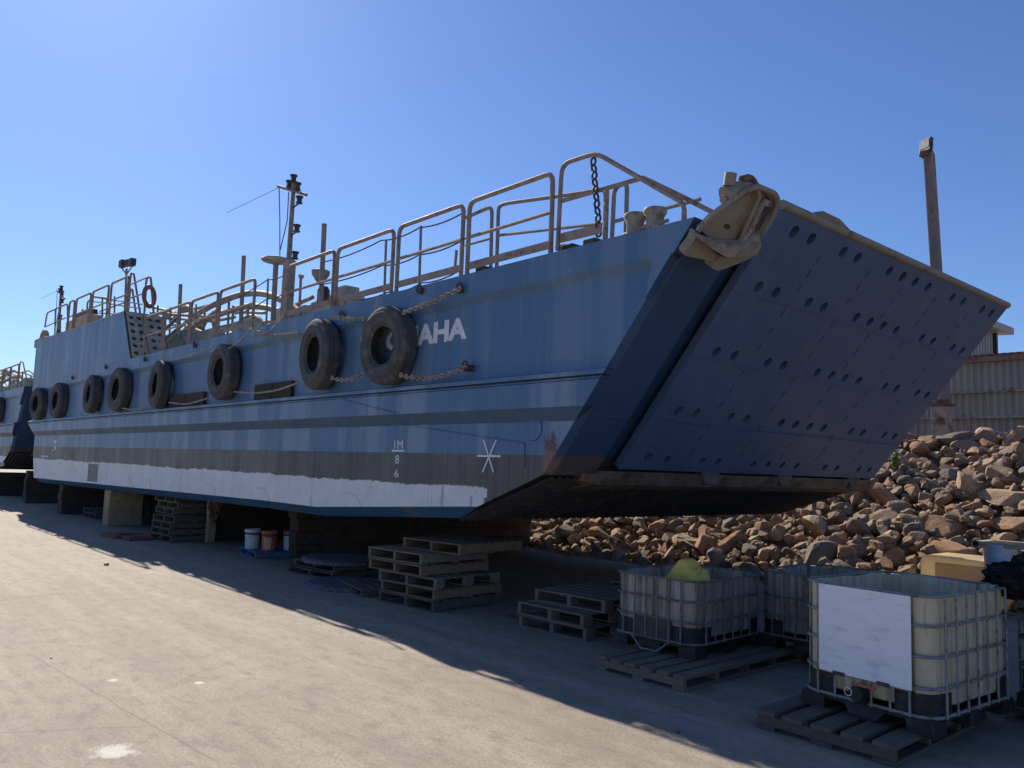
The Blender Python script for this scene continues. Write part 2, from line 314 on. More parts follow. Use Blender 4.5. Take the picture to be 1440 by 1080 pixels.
M['flash'] = mk('dusty_flashing', (0.34, 0.29, 0.24), (0.2, 0.12, 0.08), 0.4, 3, 0.7)
M['rustroof'] = mk('rusty_roof_edge', (0.27, 0.15, 0.105), (0.17, 0.085, 0.06), 0.4, 4, 0.8)
M['pole'] = mk('purple_brown_rusted_pole', (0.25, 0.18, 0.155), (0.15, 0.095, 0.08), 0.4, 2.5, 0.8, 0.25, 0.4, 30, stretch=(1, 1, 0.4))
M['lens'] = mk('grey_lamp_glass', (0.40, 0.38, 0.33), None, 0, 3, 0.25)
M['leaf'] = mk('green_leaf', (0.10, 0.14, 0.03), (0.16, 0.19, 0.05), 0.5, 9, 0.6)

# ------------------------------------------------------------------ mesh helpers
def rings(bm, loops, closed_u=True, cap=True):
    vs = [[bm.verts.new(p) for p in lp] for lp in loops]
    n = len(vs[0])
    for a, b in zip(vs, vs[1:]):
        for i in range(n if closed_u else n-1):
            j = (i+1) % n
            try: bm.faces.new((a[i], a[j], b[j], b[i]))
            except ValueError: pass
    if cap and closed_u:
        for lp in (vs[0][::-1], vs[-1]):
            try: bm.faces.new(lp)
            except ValueError: pass
    return vs
def tube(bm, pts, r, seg=8, cap=True, close=False):
    pts = [Vector(p) for p in pts]
    n = len(pts); loops = []
    t0 = (pts[1]-pts[0]).normalized()
    up = Vector((0, 0, 1)) if abs(t0.z) < 0.9 else Vector((1, 0, 0))
    nx = t0.cross(up).normalized()
    for i, p in enumerate(pts):
        if close: t = (pts[(i+1) % n]-pts[i-1]).normalized()
        else: t = (pts[min(i+1, n-1)]-pts[max(i-1, 0)]).normalized()
        nx = (nx-t*nx.dot(t)).normalized(); ny = t.cross(nx)
        rr = r[i] if isinstance(r, (list, tuple)) else r
        # widen at corners so the tube keeps its size
        if 0 < i < n-1:
            c = (pts[i]-pts[i-1]).normalized().dot((pts[i+1]-pts[i]).normalized())
            rr = rr/max(0.75, math.sqrt((1+c)/2))
        loops.append([p+(nx*math.cos(a)+ny*math.sin(a))*rr for a in (2*math.pi*k/seg for k in range(seg))])
    if close: loops.append(loops[0])
    rings(bm, loops, True, cap and not close)
def fillet(pts, rad, n=5):
    pts = [Vector(p) for p in pts]; o = [pts[0]]
    for a, b, c in zip(pts, pts[1:], pts[2:]):
        u = (a-b); v = (c-b); d = min(rad, u.length*0.45, v.length*0.45)
        p, q = b+u.normalized()*d, b+v.normalized()*d
        for k in range(n+1):
            t = k/n; o.append(p*(1-t)**2+b*2*t*(1-t)+q*t*t)
    return o+[pts[-1]]
def box(bm, lo, hi, m=None, bevel=0.0):
    lo, hi = Vector(lo), Vector(hi)
    r = bmesh.ops.create_cube(bm, size=1)
    vs = r['verts']
    for v in vs:
        v.co = Vector((lo[i]+(v.co[i]+0.5)*(hi[i]-lo[i]) for i in range(3)))
    if bevel:
        es = list({e for v in vs for e in v.link_edges})
        g = bmesh.ops.bevel(bm, geom=es, offset=bevel, segments=2, affect='EDGES', profile=0.6)
        vs = list({v for v in g['verts']} | {v for f in g['faces'] for v in f.verts} | {v for v in vs if v.is_valid})
    if m is not None:
        for v in vs: v.co = m @ v.co
    return vs
def obox(bm, c, ux, uy, uz, bevel=0.0):
    """box given by centre and three half vectors"""
    m = Matrix((( ux[0], uy[0], uz[0], c[0]), (ux[1], uy[1], uz[1], c[1]), (ux[2], uy[2], uz[2], c[2]), (0, 0, 0, 1)))
    s = (Vector(ux).length, Vector(uy).length, Vector(uz).length)
    m2 = m @ Matrix.Diagonal((1/s[0], 1/s[1], 1/s[2], 1))
    return box(bm, (-s[0], -s[1], -s[2]), s, m2, bevel)
def lathe(bm, prof, c=(0, 0, 0), axis='Z', seg=24, closed=False):
    loops = []
    for k in range(seg+1 if False else seg):
        a = 2*math.pi*k/seg; lp = []
        for r, h in prof:
            p = (r*math.cos(a), r*math.sin(a), h)
            if axis == 'Y': p = (r*math.cos(a), h, r*math.sin(a))
            if axis == 'X': p = (h, r*math.cos(a), r*math.sin(a))
            lp.append(Vector(p)+Vector(c))
        loops.append(lp)
    vs = [[bm.verts.new(p) for p in lp] for lp in loops]
    m = len(prof)
    for k in range(seg):
        a, b = vs[k], vs[(k+1) % seg]
        for i in range(m if closed else m-1):
            j = (i+1) % m
            try: bm.faces.new((a[i], a[j], b[j], b[i]))
            except ValueError: pass
    if not closed:
        for i in (0, m-1):
            if prof[i][0] > 1e-4:
                try: bm.faces.new([vs[k][i] for k in range(seg)])
                except ValueError: pass
    return vs
def prism(bm, front, depth):
    """solid from an outline (list of points) and a depth vector"""
    depth = Vector(depth)
    a = [bm.verts.new(p) for p in front]; b = [bm.verts.new(Vector(p)+depth) for p in front]
    bm.faces.new(a); bm.faces.new(b[::-1])
    n = len(a)
    for i in range(n): bm.faces.new((a[i], b[i], b[(i+1) % n], a[(i+1) % n]))
def finish(bm, smooth=None):
    bmesh.ops.remove_doubles(bm, verts=bm.verts, dist=1e-5)
    bmesh.ops.recalc_face_normals(bm, faces=bm.faces)
    if smooth:
        for f in bm.faces: f.smooth = True
        for e in bm.edges:
            if len(e.link_faces) == 2 and e.calc_face_angle(0) > R(smooth): e.smooth = False
def new_bm(): return bmesh.new()
def mesh_obj(name, bm, mat, smooth=None, origin=None):
    finish(bm, smooth)
    if origin is not None: bmesh.ops.translate(bm, verts=bm.verts, vec=-Vector(origin))
    me = bpy.data.meshes.new(name); bm.to_mesh(me); bm.free()
    for m in (mat if isinstance(mat, (list, tuple)) else [mat]): me.materials.append(m)
    o = bpy.data.objects.new(name, me); col.objects.link(o)
    return o
def tag(o, label=None, cat=None, group=None, kind=None):
    for k, v in (('label', label), ('category', cat), ('group', group), ('kind', kind)):
        if v: o[k] = v
    return o
def thing(name, loc, label, cat, group=None, rz=0.0):
    o = bpy.data.objects.new(name, None); o.empty_display_size = 0.2; col.objects.link(o)
    o.location = loc; o.rotation_euler = (0, 0, rz)
    return tag(o, label, cat, group)
def part(root, name, bm, mat, smooth=None, world=True, parent=None):
    """a part under its thing; world=True: the mesh was built in world coordinates"""
    o = mesh_obj(name, bm, mat, smooth, root.location if world else None)
    o.parent = parent or root
    return o
def single(name, bm, mat, label, cat, group=None, smooth=None, origin=None):
    """a thing that is one mesh, its origin at its base"""
    if origin is None:
        xs = [v.co for v in bm.verts]
        origin = Vector((sum(v.x for v in xs)/len(xs), sum(v.y for v in xs)/len(xs), min(v.z for v in xs)))
    o = mesh_obj(name, bm, mat, smooth, origin); o.location = origin
    return tag(o, label, cat, group)
def dup(o, parent=None):
    c = o.copy(); col.objects.link(c)
    if parent: c.parent = parent
    for ch in list(o.children): dup(ch, c)
    return c
def boolean_cut(o, bm_cut):
    finish(bm_cut); bpy.context.view_layer.update()
    me = bpy.data.meshes.new('cutter'); bm_cut.to_mesh(me); bm_cut.free()
    c = bpy.data.objects.new('cutter', me); col.objects.link(c)
    c.matrix_world = o.matrix_world
    md = o.modifiers.new('cut', 'BOOLEAN'); md.operation = 'DIFFERENCE'; md.object = c; md.solver = 'EXACT'
    dg = bpy.context.evaluated_depsgraph_get(); dg.update()
    res = bpy.data.meshes.new_from_object(o.evaluated_get(dg))
    o.modifiers.clear(); o.data = res
    bpy.data.objects.remove(c)
def text_bm(body, x0, x1, z0, z1, y, thick, bold=0.0):
    """raised lettering on a wall facing -Y"""
    cu = bpy.data.curves.new('t', 'FONT'); cu.body = body; cu.extrude = 0.02; cu.offset = bold; cu.resolution_u = 6
    o = bpy.data.objects.new('t', cu); col.objects.link(o)
    dg = bpy.context.evaluated_depsgraph_get(); dg.update()
    me = bpy.data.meshes.new_from_object(o.evaluated_get(dg))
    bpy.data.objects.remove(o)
    bm = bmesh.new(); bm.from_mesh(me); bpy.data.meshes.remove(me)
    xs = [v.co.x for v in bm.verts]; ys = [v.co.y for v in bm.verts]
    a, b, c, d = min(xs), max(xs), min(ys), max(ys)
    for v in bm.verts:
        v.co = Vector((x0+(v.co.x-a)/(b-a)*(x1-x0), y-(thick if v.co.z > 0 else 0), z0+(v.co.y-c)/(d-c)*(z1-z0)))
    return bm
def sag(a, b, drop, n=14):
    a, b = Vector(a), Vector(b)
    return [a.lerp(b, t)-Vector((0, 0, drop*4*t*(1-t))) for t in (i/n for i in range(n+1))]
def chain_links(bm, pts, L=0.075, r=0.010):
    pts = [Vector(p) for p in pts]; d = [0.0]
    for a, b in zip(pts, pts[1:]): d.append(d[-1]+(b-a).length)
    n = max(2, int(d[-1]/(L*0.74)))
    def at(s):
        for i in range(len(pts)-1):
            if s <= d[i+1] or i == len(pts)-2:
                t = (s-d[i])/max(1e-6, d[i+1]-d[i]); return pts[i].lerp(pts[i+1], t)
    for k in range(n):
        s = (k+0.5)/n*d[-1]; p = at(s); t = (at(min(d[-1], s+0.02))-at(max(0, s-0.02))).normalized()
        u = t.cross(Vector((0, 1, 0)) if abs(t.y) < 0.9 else Vector((1, 0, 0))).normalized()
        if k % 2: u = t.cross(u)
        h = L*0.5-r; wd = L*0.32
        lp = [p+t*(math.copysign(h-wd, math.cos(a))+wd*math.cos(a))+u*wd*math.sin(a) for a in (2*math.pi*(i+0.5)/10 for i in range(10))]
        tube(bm, lp, r, 5, close=True)

# ================================================================== SETTING
bm = new_bm()
bmesh.ops.create_grid(bm, x_segments=2, y_segments=2, size=900)
g = mesh_obj('ground', bm, M['ground']); tag(g, 'pale worn concrete yard', kind='structure')

def mound_h(x, y):
    h = 0.62*(y-14.05)
    h = min(h, 2.85-0.05*(y-19))
    n = noise.noise(Vector((x*0.45, y*0.45, 3.3)))*0.22
    return max(-0.05, h+(n if h > 0.1 else n*0.3))
bm = new_bm()
NX, NY = 150, 22
gv = []
for i in range(NX+1):
    row = []
    for j in range(NY+1):
        x = -62+i*74/NX; y = 13.6+j*9.2/NY
        row.append(bm.verts.new((x, y, mound_h(x, y)-0.22-(0.3 if j == 0 else 0)+noise.noise(Vector((x*2, y*2, 0)))*0.1)))
    gv.append(row)
for i in range(NX):
    for j in range(NY): bm.faces.new((gv[i][j], gv[i+1][j], gv[i+1][j+1], gv[i][j+1]))
tag(mesh_obj('mound', bm, M['rubble']), 'bank of rubble under the boulders', kind='structure')

# ================================================================== LANDING BARGE
def xb(z): return BP.x-(BP.z-z)*RAKE
def fore(z): return xb(z) if z >= 1.9 else xb(1.9)-(1.9-z)/0.36
def aft(z): return -33.9 if z >= 2.9 else (-33.15 if z > 1.5 else (-32.75 if z > 1.3 else -32.45))
def zc(x): return min(1.03+(x+32)*0.0111, 1.23)+max(0, (x+12)*0.0597)      # chine
def keel(x): return zc(x)-0.15
PROFILE = [(6.36, 1.9), (6.36, 2.50), (6.26, 2.655), (6.26, 2.93), (6.285, 2.945), (6.285, 2.965), (6.235, 2.98), (6.235, 3.03), (6.36, 3.06), (6.36, 4.03), (6.285, 4.125), (6.28, 4.43)]
YM = 20.7
ship = thing('landing_barge', (-19, 10.35, 1.22), 'long blue landing barge with OMAHA on its side and a ramp full of holes', 'barge')
bm = new_bm()
def vv(*p): return bm.verts.new(p)
nA = [vv(aft(z), y, z) for y, z in PROFILE]; e0, e1, ex, ey = (Vector(proj(p)[:2]) for p in ((xb(3), 6.3, 3), (xb(3.2), 6.3, 3.2), (xb(3)+0.02, 6.3, 3), (xb(3), 6.28, 3)))
en = Vector((-(e1-e0).y, (e1-e0).x)); BEV = -((ey-e0).dot(en))/((ex-e0).dot(en))      # the stem is bevelled where the strakes run into it
nF = [vv(fore(z)+(6.30-y)*BEV, y, z) for y, z in PROFILE]
fA = [vv(aft(z), YM-y, z) for y, z in PROFILE]; fF = [vv(fore(z)-0.16, YM-y, z) for y, z in PROFILE]
for i in range(len(PROFILE)-1):
    bm.faces.new((nA[i], nF[i], nF[i+1], nA[i+1])); bm.faces.new((fA[i], fA[i+1], fF[i+1], fF[i]))
    bm.faces.new((nA[i], nA[i+1], fA[i+1], fA[i]))
bm.faces.new((nA[-1], nF[-1], fF[-1], fA[-1]))                     # deck
XS = [-32.7, -24.4, -18.7, -14.0, -12.0, -9.7]
cx_ = XS+[-7.83]; kx_ = XS+[-8.36]; kx_[0] = -32.4
nC = [vv(x, 6.36, zc(x)) for x in cx_]; fC = [vv(x, YM-6.36, zc(x)) for x in cx_]
nK = [vv(x, 6.53, keel(x)) for x in kx_]; fK = [vv(x, YM-6.53, keel(x)) for x in kx_]
bm.faces.new([nA[0]]+nC+[nF[0]]); bm.faces.new(([fA[0]]+fC+[fF[0]])[::-1])
for i in range(len(XS)):
    bm.faces.new((nC[i], nK[i], nK[i+1], nC[i+1])); bm.faces.new((fC[i], fC[i+1], fK[i+1], fK[i])); bm.faces.new((nK[i], fK[i], fK[i+1], nK[i+1]))
bm.faces.new((nA[0], fA[0], fC[0], nC[0])); bm.faces.new((nC[0], fC[0], fK[0], nK[0]))
bm.faces.new((nC[-1], nK[-1], fK[-1], fC[-1])); bm.faces.new((nF[0], nC[-1], fC[-1], fF[0]))   # forefoot
# bow: cheek in front, ramp opening set back
YC = B(911, 546).y
ct, cb = vv(xb(4.43), YC, 4.43), vv(xb(1.9), YC, 1.9)
bt, bb = vv(xb(4.43)-0.24, YC, 4.43), vv(xb(1.9)-0.24, YC, 1.9)
gt, gb = vv(xb(4.43)-0.24, 14.2, 4.43), vv(xb(1.9)-0.24, 14.2, 1.9)
ht, hb = vv(xb(4.43)-0.16, 14.2, 4.43), vv(xb(1.9)-0.16, 14.2, 1.9)
mF = [vv(xb(z), 6.45, z) for y, z in PROFILE]
for i in range(len(PROFILE)-1): bm.faces.new((nF[i], mF[i], mF[i+1], nF[i+1]))
bm.faces.new(mF+[ct, cb])
bm.faces.new((ct, bt, bb, cb))
bm.faces.new((bt, gt, gb, bb)); bm.faces.new((gt, ht, hb, gb)); bm.faces.new([ht]+fF[::-1]+[hb])
# flush plate where the upper strake runs out into the stem
prism(bm, [(-5.10, 6.276, 4.125), (xb(4.125)-0.003, 6.276, 4.125), (xb(3.72)-0.003, 6.276, 3.72)], (0, 0.10, 0))
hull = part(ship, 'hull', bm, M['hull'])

# ribbed forefoot plating
bm = new_bm()
lo_, hi_ = [], []
n = 128
a = (-8.36, keel(-8.36)); b = (fore(1.9), 1.9)
va = []; vb = []
for k in range(n+1):
    y = 6.46+k*(14.22-6.46)/n; d = 0.012+(0.032 if k % 2 else 0)
    va.append(bm.verts.new((a[0], y, a[1]-d))); vb.append(bm.verts.new((b[0]-0.02, y, b[1]-d)))
for k in range(n): bm.faces.new((va[k], va[k+1], vb[k+1], vb[k]))
part(ship, 'forefoot_plating', bm, M['underside'])

# ---- ramp
def bow(y, z, off=0.0): return Vector((xb(z), y, z))+BN*off
HY = [B(*p).y for p in ((1117, 326), (1141, 336), (1186, 354), (1206, 363), (1251, 381), (1270, 388), (1288, 395), (1306, 402), (1341, 416), (1356, 422), (1383, 433), (1396, 438))]
HZ = [B(*p).z for p in ((1117, 326), (1071, 405), (1018, 497), (970, 580), (942, 645))]
LZ = [4.745, B(1042, 410).z, B(989, 504).z, B(948, 592).z, 1.995]
Y0, Y1 = 7.49, 14.16
bm = new_bm()
prism(bm, [bow(Y0, 1.995, 0), bow(Y1, 1.995, 0), bow(Y1, 4.745, 0), bow(Y0, 4.745, 0)], -BN*0.10)
ramp = part(ship, 'ramp', bm, M['ramp'])
cut = new_bm()
E1 = Vector((RAKE, 0, 1)).normalized()
for z in HZ:
    for y in HY:
        c = bow(y, z)-ship.location
        ang = [2*math.pi*k/14 for k in range(14)]
        prism(cut, [c+BN*0.05+Vector((0, 1, 0))*0.071*math.cos(q)+E1*0.071*math.sin(q) for q in ang], -BN*0.13)
SY = [(HY[1]+HY[2])/2, (HY[3]+HY[4])/2, (HY[5]+HY[6])/2, (HY[7]+HY[8])/2, (HY[9]+HY[10])/2]
for za, zb in zip(HZ, HZ[1:]):
    for f in (0.22, 0.5, 0.78):
        for i, y in enumerate(SY):
            z = za+(zb-za)*f+0.02*((i % 2)*2-1)
            c = bow(y, z)-ship.location
            prism(cut, [c+BN*0.05+Vector((0, 1, 0))*0.011*sx+E1*0.05*sz for sx, sz in ((-1, -1), (1, -1), (1, 1), (-1, 1))], -BN*0.13)
boolean_cut(ramp, cut)
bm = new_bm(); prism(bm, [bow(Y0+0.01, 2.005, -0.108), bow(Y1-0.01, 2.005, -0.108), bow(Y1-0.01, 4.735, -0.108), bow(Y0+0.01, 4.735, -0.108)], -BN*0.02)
part(ship, 'added_dark_backing', bm, M['hole_shade'], parent=ramp)  # dark plate added behind the ramp so its holes look black
for z in LZ[1:4]:                                                   # plate laps across the ramp
    bm = new_bm(); obox(bm, bow((Y0+Y1)/2, z, 0.004), (0, (Y1-Y0)/2-0.01, 0), E1*0.011, BN*0.006)
    part(ship, 'plate_lap', bm, M['ramp'], parent=ramp).location = (0, 0, 0)
bm = new_bm(); obox(bm, bow((8.02+Y1)/2, 2.32, 0.004), (0, (Y1-8.02)/2-0.02, 0), E1*0.33, BN*0.010)
db = part(ship, 'doubler_plate', bm, M['ramp'], parent=ramp)
cut = new_bm()
for y in HY[1:]:
    c = bow(y, HZ[4])-ship.location
    prism(cut, [c+BN*0.05+Vector((0, 1, 0))*0.06*math.cos(q)+E1*0.06*math.sin(q) for q in (2*math.pi*k/14 for k in range(14))], -BN*0.1)
for f in (0.22, 0.5, 0.78):
    for y in SY:
        c = bow(y, HZ[3]+(HZ[4]-HZ[3])*f)-ship.location
        prism(cut, [c+BN*0.05+Vector((0, 1, 0))*0.011*sx+E1*0.05*sz for sx, sz in ((-1, -1), (1, -1), (1, 1), (-1, 1))], -BN*0.1)
boolean_cut(db, cut)
bm = new_bm()
tube(bm, [bow(Y0-0.02, 4.775, -0.03), bow(Y1+0.02, 4.775, -0.03)], 0.052, 10)
lp = [bow(8.05, 4.80, -0.04), bow(8.25, 4.86, -0.04), bow(8.6, 4.86, -0.04), bow(9.0, 4.80, -0.04)]
prism(bm, lp, -BN*0.03)
part(ship, 'top_lip', bm, M['chute'], 40, parent=ramp)
# ---- sill and hinge lugs
bm = new_bm(); prism(bm, [(-6.545, YC+0.02, 1.965), (-6.655, YC+0.02, 1.80), (-7.1, YC+0.02, 1.72), (-7.1, YC+0.02, 1.93)], (0, 14.33-YC, 0))
part(ship, 'ramp_sill', bm, M['sill'])
for px, py in ((1003, 664), (1106, 670), (1201, 676)):
    c = B(px, py, 0.02); c.z = 1.93; c.x = -6.56
    bm = new_bm(); prism(bm, [c+Vector((0, s*w_, h)) for s, w_, h in ((-1, 0.22, 0.09), (1, 0.22, 0.09), (1, 0.12, -0.09), (-1, 0.12, -0.09))], (-0.12, 0, -0.02))
    part(ship, 'hinge_lug', bm, M['hull'])
bm = new_bm(); prism(bm, [(-6.52, 6.9, 1.93), (-6.52, YC, 1.93), (-6.6, YC, 1.80), (-6.62, 6.95, 1.84)], (-0.3, 0, 0))
part(ship, 'cheek_foot', bm, M['sill'])
# ---- bow thruster plug, seam welds, rubbing plates
bm = new_bm(); c = T(750, 602, 6.36); lathe(bm, [(0.001, -0.012), (0.145, -0.012), (0.15, -0.004), (0.15, 0.01)], (c.x, 6.36, c.z), 'Y', 28)
part(ship, 'hull_plug', bm, M['hull'], 40)
bm = new_bm(); tube(bm, [T(478, 559, 6.255)+Vector((0, 0, -0.02)), Vector((-9.6, 6.256, 2.67))], 0.008, 5)
tube(bm, [Vector((-9.35, 6.358, 2.49)), T(738, 623, 6.358), T(738, 658, 6.358)], 0.008, 5)
part(ship, 'weld_seam', bm, M['hull'])
for a, b in (((364, 529), (415, 549)), ((244, 546), (291, 564))):
    p, q = T(*a, 6.36), T(*b, 6.36)
    for k in (0, 1):
        bm = new_bm(); xa = p.x+(q.x-p.x)*0.5*k; box(bm, (xa, 6.29, 3.035), (xa+(q.x-p.x)*0.5-0.03, 6.358, 3.33), bevel=0.01)
        part(ship, 'rubbing_timber', bm, M['timber'])
# ---- lettering
part(ship, 'name_lettering', text_bm('OMAHA', -10.12, -8.19, 3.60, 3.90, 6.36, 0.006, 0.045), M['white'])
bw = -0.14
part(ship, 'draft_mark', text_bm('1M', -9.76, -9.55, 2.175, 2.29, 6.36, 0.005, 0.0), M['white'])
bm = new_bm(); box(bm, (-9.82, 6.354, 2.135), (-9.50, 6.364, 2.158)); part(ship, 'draft_mark', bm, M['white'])
part(ship, 'draft_mark', text_bm('8', -9.72, -9.62, 1.965, 2.085, 6.36, 0.005, 0.0), M['white'])
part(ship, 'draft_mark', text_bm('6', -9.72, -9.62, 1.775, 1.885, 6.36, 0.005, 0.0), M['white'])
bm = new_bm()
for a, b in (((680, 618.5), (694, 664)), ((698, 618.5), (678.5, 664))): 
    p, q = T(*a, 6.356), T(*b, 6.356); d = (q-p); s = Vector((0, 1, 0)).cross(d).normalized()
    obox(bm, (p+q)/2, d/2, s*0.011, Vector((0, 0.003, 0)))
p, q = T(671, 641, 6.353), T(704, 641.5, 6.353); obox(bm, (p+q)/2, (q-p)/2, Vector((0, 0, 0.013)), Vector((0, 0.003, 0)))
part(ship, 'load_mark', bm, M['white'])
for a, b in (((58, 640.5), (68, 643)), ((76, 619), (79.5, 623)), ((77, 628), (78.5, 634)), ((73, 632.6), (80, 634))):
    p, q = T(*a, 6.36), T(*b, 6.36); bm = new_bm(); box(bm, (p.x, 6.354, q.z), (q.x, 6.366, p.z)); part(ship, 'draft_mark', bm, M['white'])
for px, py in ((648, 405), (656, 515), (482, 443), (592, 407), (103, 531), (150, 516), (205, 505), (275, 485)):
    c = T(px, py, 6.27); bm = new_bm()
    lp = [c+Vector((0.05*math.cos(q), -0.03, 0.06*math.sin(q))) for q in (2*math.pi*k/10 for k in range(10))]
    tube(bm, lp, 0.014, 6, close=True); box(bm, c-Vector((0.05, 0.0, 0.06)), c+Vector((0.05, 0.10, 0.02)))
    part(ship, 'padeye', bm, M['darkmetal'], 40)

for seq in (((176, 672), (184, 673), (186, 684)), ((203, 673), (210, 674), (213, 687)), ((291, 681), (300, 682), (303, 696)), ((363, 686), (373, 687), (378, 705)), ((485, 693), (500, 696), (508, 712))):
    bm = new_bm(); tube(bm, fillet([T(*p, 6.36) for p in seq], 0.06), 0.010, 5); part(ship, 'weld_mark', bm, M['hull'])
p, q = T(125, 652, 6.36), T(136, 678, 6.36); bm = new_bm(); box(bm, (p.x, 6.35, q.z), (q.x, 6.37, p.z)); part(ship, 'intake_grating', bm, M['galv_dirty'])
# ---- aft house
bm = new_bm()
prism(bm, [(-33.9, 6.277, 4.425), (-22.27, 6.277, 4.425), (-23.2, 6.277, 5.77), (-33.9, 6.277, 5.97)], (0, 0.98, 0))
house = part(ship, 'aft_house', bm, M['hull'])
bm = new_bm(); prism(bm, [(-33.86, 6.30, 5.975), (-23.25, 6.30, 5.775), (-23.25, 6.30, 5.82), (-33.86, 6.30, 6.02)], (0, 0.94, 0))
part(ship, 'house_deck', bm, M['buff'], parent=house)
hn = Vector((1.345, 0, 0.93)).normalized(); he = Vector((-0.93, 0, 1.345)).normalized(); h0 = Vector((-22.27, 0, 4.43))
def hf(y, s, off=0.02): return h0+he*s+hn*off+Vector((0, y, 0))
for ya, yb in ((6.32, 6.74), (6.82, 7.24)):
    bm = new_bm(); prism(bm, [hf(ya, 0.02, 0.06), hf(yb, 0.02, 0.06), hf(yb, 1.6, 0.06), hf(ya, 1.6, 0.06)], -hn*0.03)
    pp = part(ship, 'perforated_panel', bm, M['buff'], parent=house)
    cut = new_bm()
    for i in range(2):
        for j in range(6):
            c = hf(ya+0.11+0.20*i, 0.17+0.25*j, 0.06)-ship.location
            prism(cut, [c+hn*0.05+Vector((0, 1, 0))*0.066*math.cos(q)+he*0.066*math.sin(q) for q in (2*math.pi*k/12 for k in range(12))], -hn*0.12)
    boolean_cut(pp, cut)
    bm = new_bm(); prism(bm, [hf(ya-0.04, 0.0, 0.025), hf(yb+0.04, 0.0, 0.025), hf(yb+0.04, 1.62, 0.025), hf(ya-0.04, 1.62, 0.025)], -hn*0.02)
    part(ship, 'panel_backing', bm, M['darkmetal'], parent=house)
bm = new_bm(); prism(bm, [hf(6.76, 0.0, 0.10), hf(6.80, 0.0, 0.10), hf(6.80, 1.65, 0.10), hf(6.76, 1.65, 0.10)], -hn*0.08)
part(ship, 'web_frame', bm, M['buff'], parent=house)
bm = new_bm(); c = T(48, 503, 6.27); box(bm, (-34.25, 6.4, c.z-0.08), (-33.85, 6.8, c.z+0.10), bevel=0.02); part(ship, 'stern_bracket', bm, M['darkmetal'])

# ---- rails
def near_x(px): return T(px, 545-0.2426*px-40, 6.4).x
def rail_panel(xl, xr, z0=4.43, y=6.4, h=1.02, mid=0.54, toe=True, lean=0.0):
    bm = new_bm(); r = 0.031
    f = lambda x: z0+lean*(x-xl)
    tube(bm, fillet([(xl, y, f(xl)), (xl, y, f(xl)+h), (xr, y, f(xr)+h), (xr, y, f(xr))], 0.13), r, 9)
    tube(bm, [(xl, y, f(xl)+mid), (xr, y, f(xr)+mid)], 0.024, 8)
    if toe: obox(bm, ((xl+xr)/2, y, (f(xl)+f(xr))/2+0.15), ((xr-xl)/2, 0, (f(xr)-f(xl))/2), (0, 0.005, 0), (0, 0, 0.05))
    for x in (xl, xr): box(bm, (x-0.05, y-0.05, f(x)-0.005), (x+0.05, y+0.05, f(x)+0.012))
    return part(ship, 'railing_panel', bm, M['rail'], 40)
for xl, xr in ((-8.30, -6.72), (-9.98, -8.43), (-11.80, -10.12), (-13.60, -11.90)): rail_panel(xl, xr)
for l, r_ in ((309, 357.6), (269, 306), (232.6, 267), (205, 230)): rail_panel(near_x(l), near_x(r_), toe=l > 300)
upx = lambda px, py: T(px, py, 6.4)
for l, r_ in (((154.6, 430), (179, 420)), ((129, 436), (151, 430)), ((106, 445), (126, 438)), ((96, 450), (103, 447))):
    a, b = upx(*l), upx(*r_); rail_panel(a.x, b.x, 5.97-0.0187*(a.x+33.9), h=1.05, lean=-0.0187, toe=False)
bm = new_bm()
P = [upx(95, 462), upx(95, 427), upx(66.4, 440), upx(63, 460), upx(92, 447)]
tube(bm, fillet(P[:4], 0.12), 0.027, 8); tube(bm, [P[3], P[4]], 0.022, 8); tube(bm, [upx(78, 434), upx(77, 474)], 0.025, 8); tube(bm, [upx(85, 431), upx(85, 474)], 0.022, 8)
part(ship, 'railing_panel', bm, M['rail'], 40)
# foremost panel that slopes down to the stem
bm = new_bm(); t = lambda px, py, y=6.4: T(px, py, y)
tube(bm, fillet([t(784, 352), t(790, 231), t(838, 215), t(962, 286), t(962, 314)], 0.14), 0.027, 9)
tube(bm, [t(789, 283, 6.42), t(905, 250, 6.55), t(960, 277, 6.75), t(1003, 299, 7.0)], 0.026, 8)
obox(bm, (t(788, 335)+t(846, 321))/2, (t(846, 321)-t(788, 335))/2, (0, 0.006, 0), (0, 0, 0.055))
tube(bm, [t(851, 338), t(853, 268)], 0.030, 8)
part(ship, 'railing_panel', bm, M['rail'], 40)
bm = new_bm(); t = lambda px, py, y=7.6: T(px, py, y)
tube(bm, fillet([t(698, 386), t(701, 290), t(712, 286), t(820, 271), t(852, 265), t(850, 345)], 0.12), 0.029, 9); tube(bm, [t(701, 331), t(850, 314)], 0.022, 8)
part(ship, 'railing_panel', bm, M['rail'], 40)
bm = new_bm()
tube(bm, fillet([t(655, 306), t(692, 290), t(690, 388)], 0.12), 0.029, 9); tube(bm, [t(655, 345), t(691, 335)], 0.022, 8)
part(ship, 'railing_panel', bm, M['rail'], 40)
bm = new_bm()
tube(bm, fillet([t(860, 345), t(864, 264), t(882, 256), t(880, 330)], 0.12), 0.029, 9); tube(bm, [t(862, 312), t(985, 280)], 0.026, 8)
part(ship, 'railing_panel', bm, M['rail'], 40)
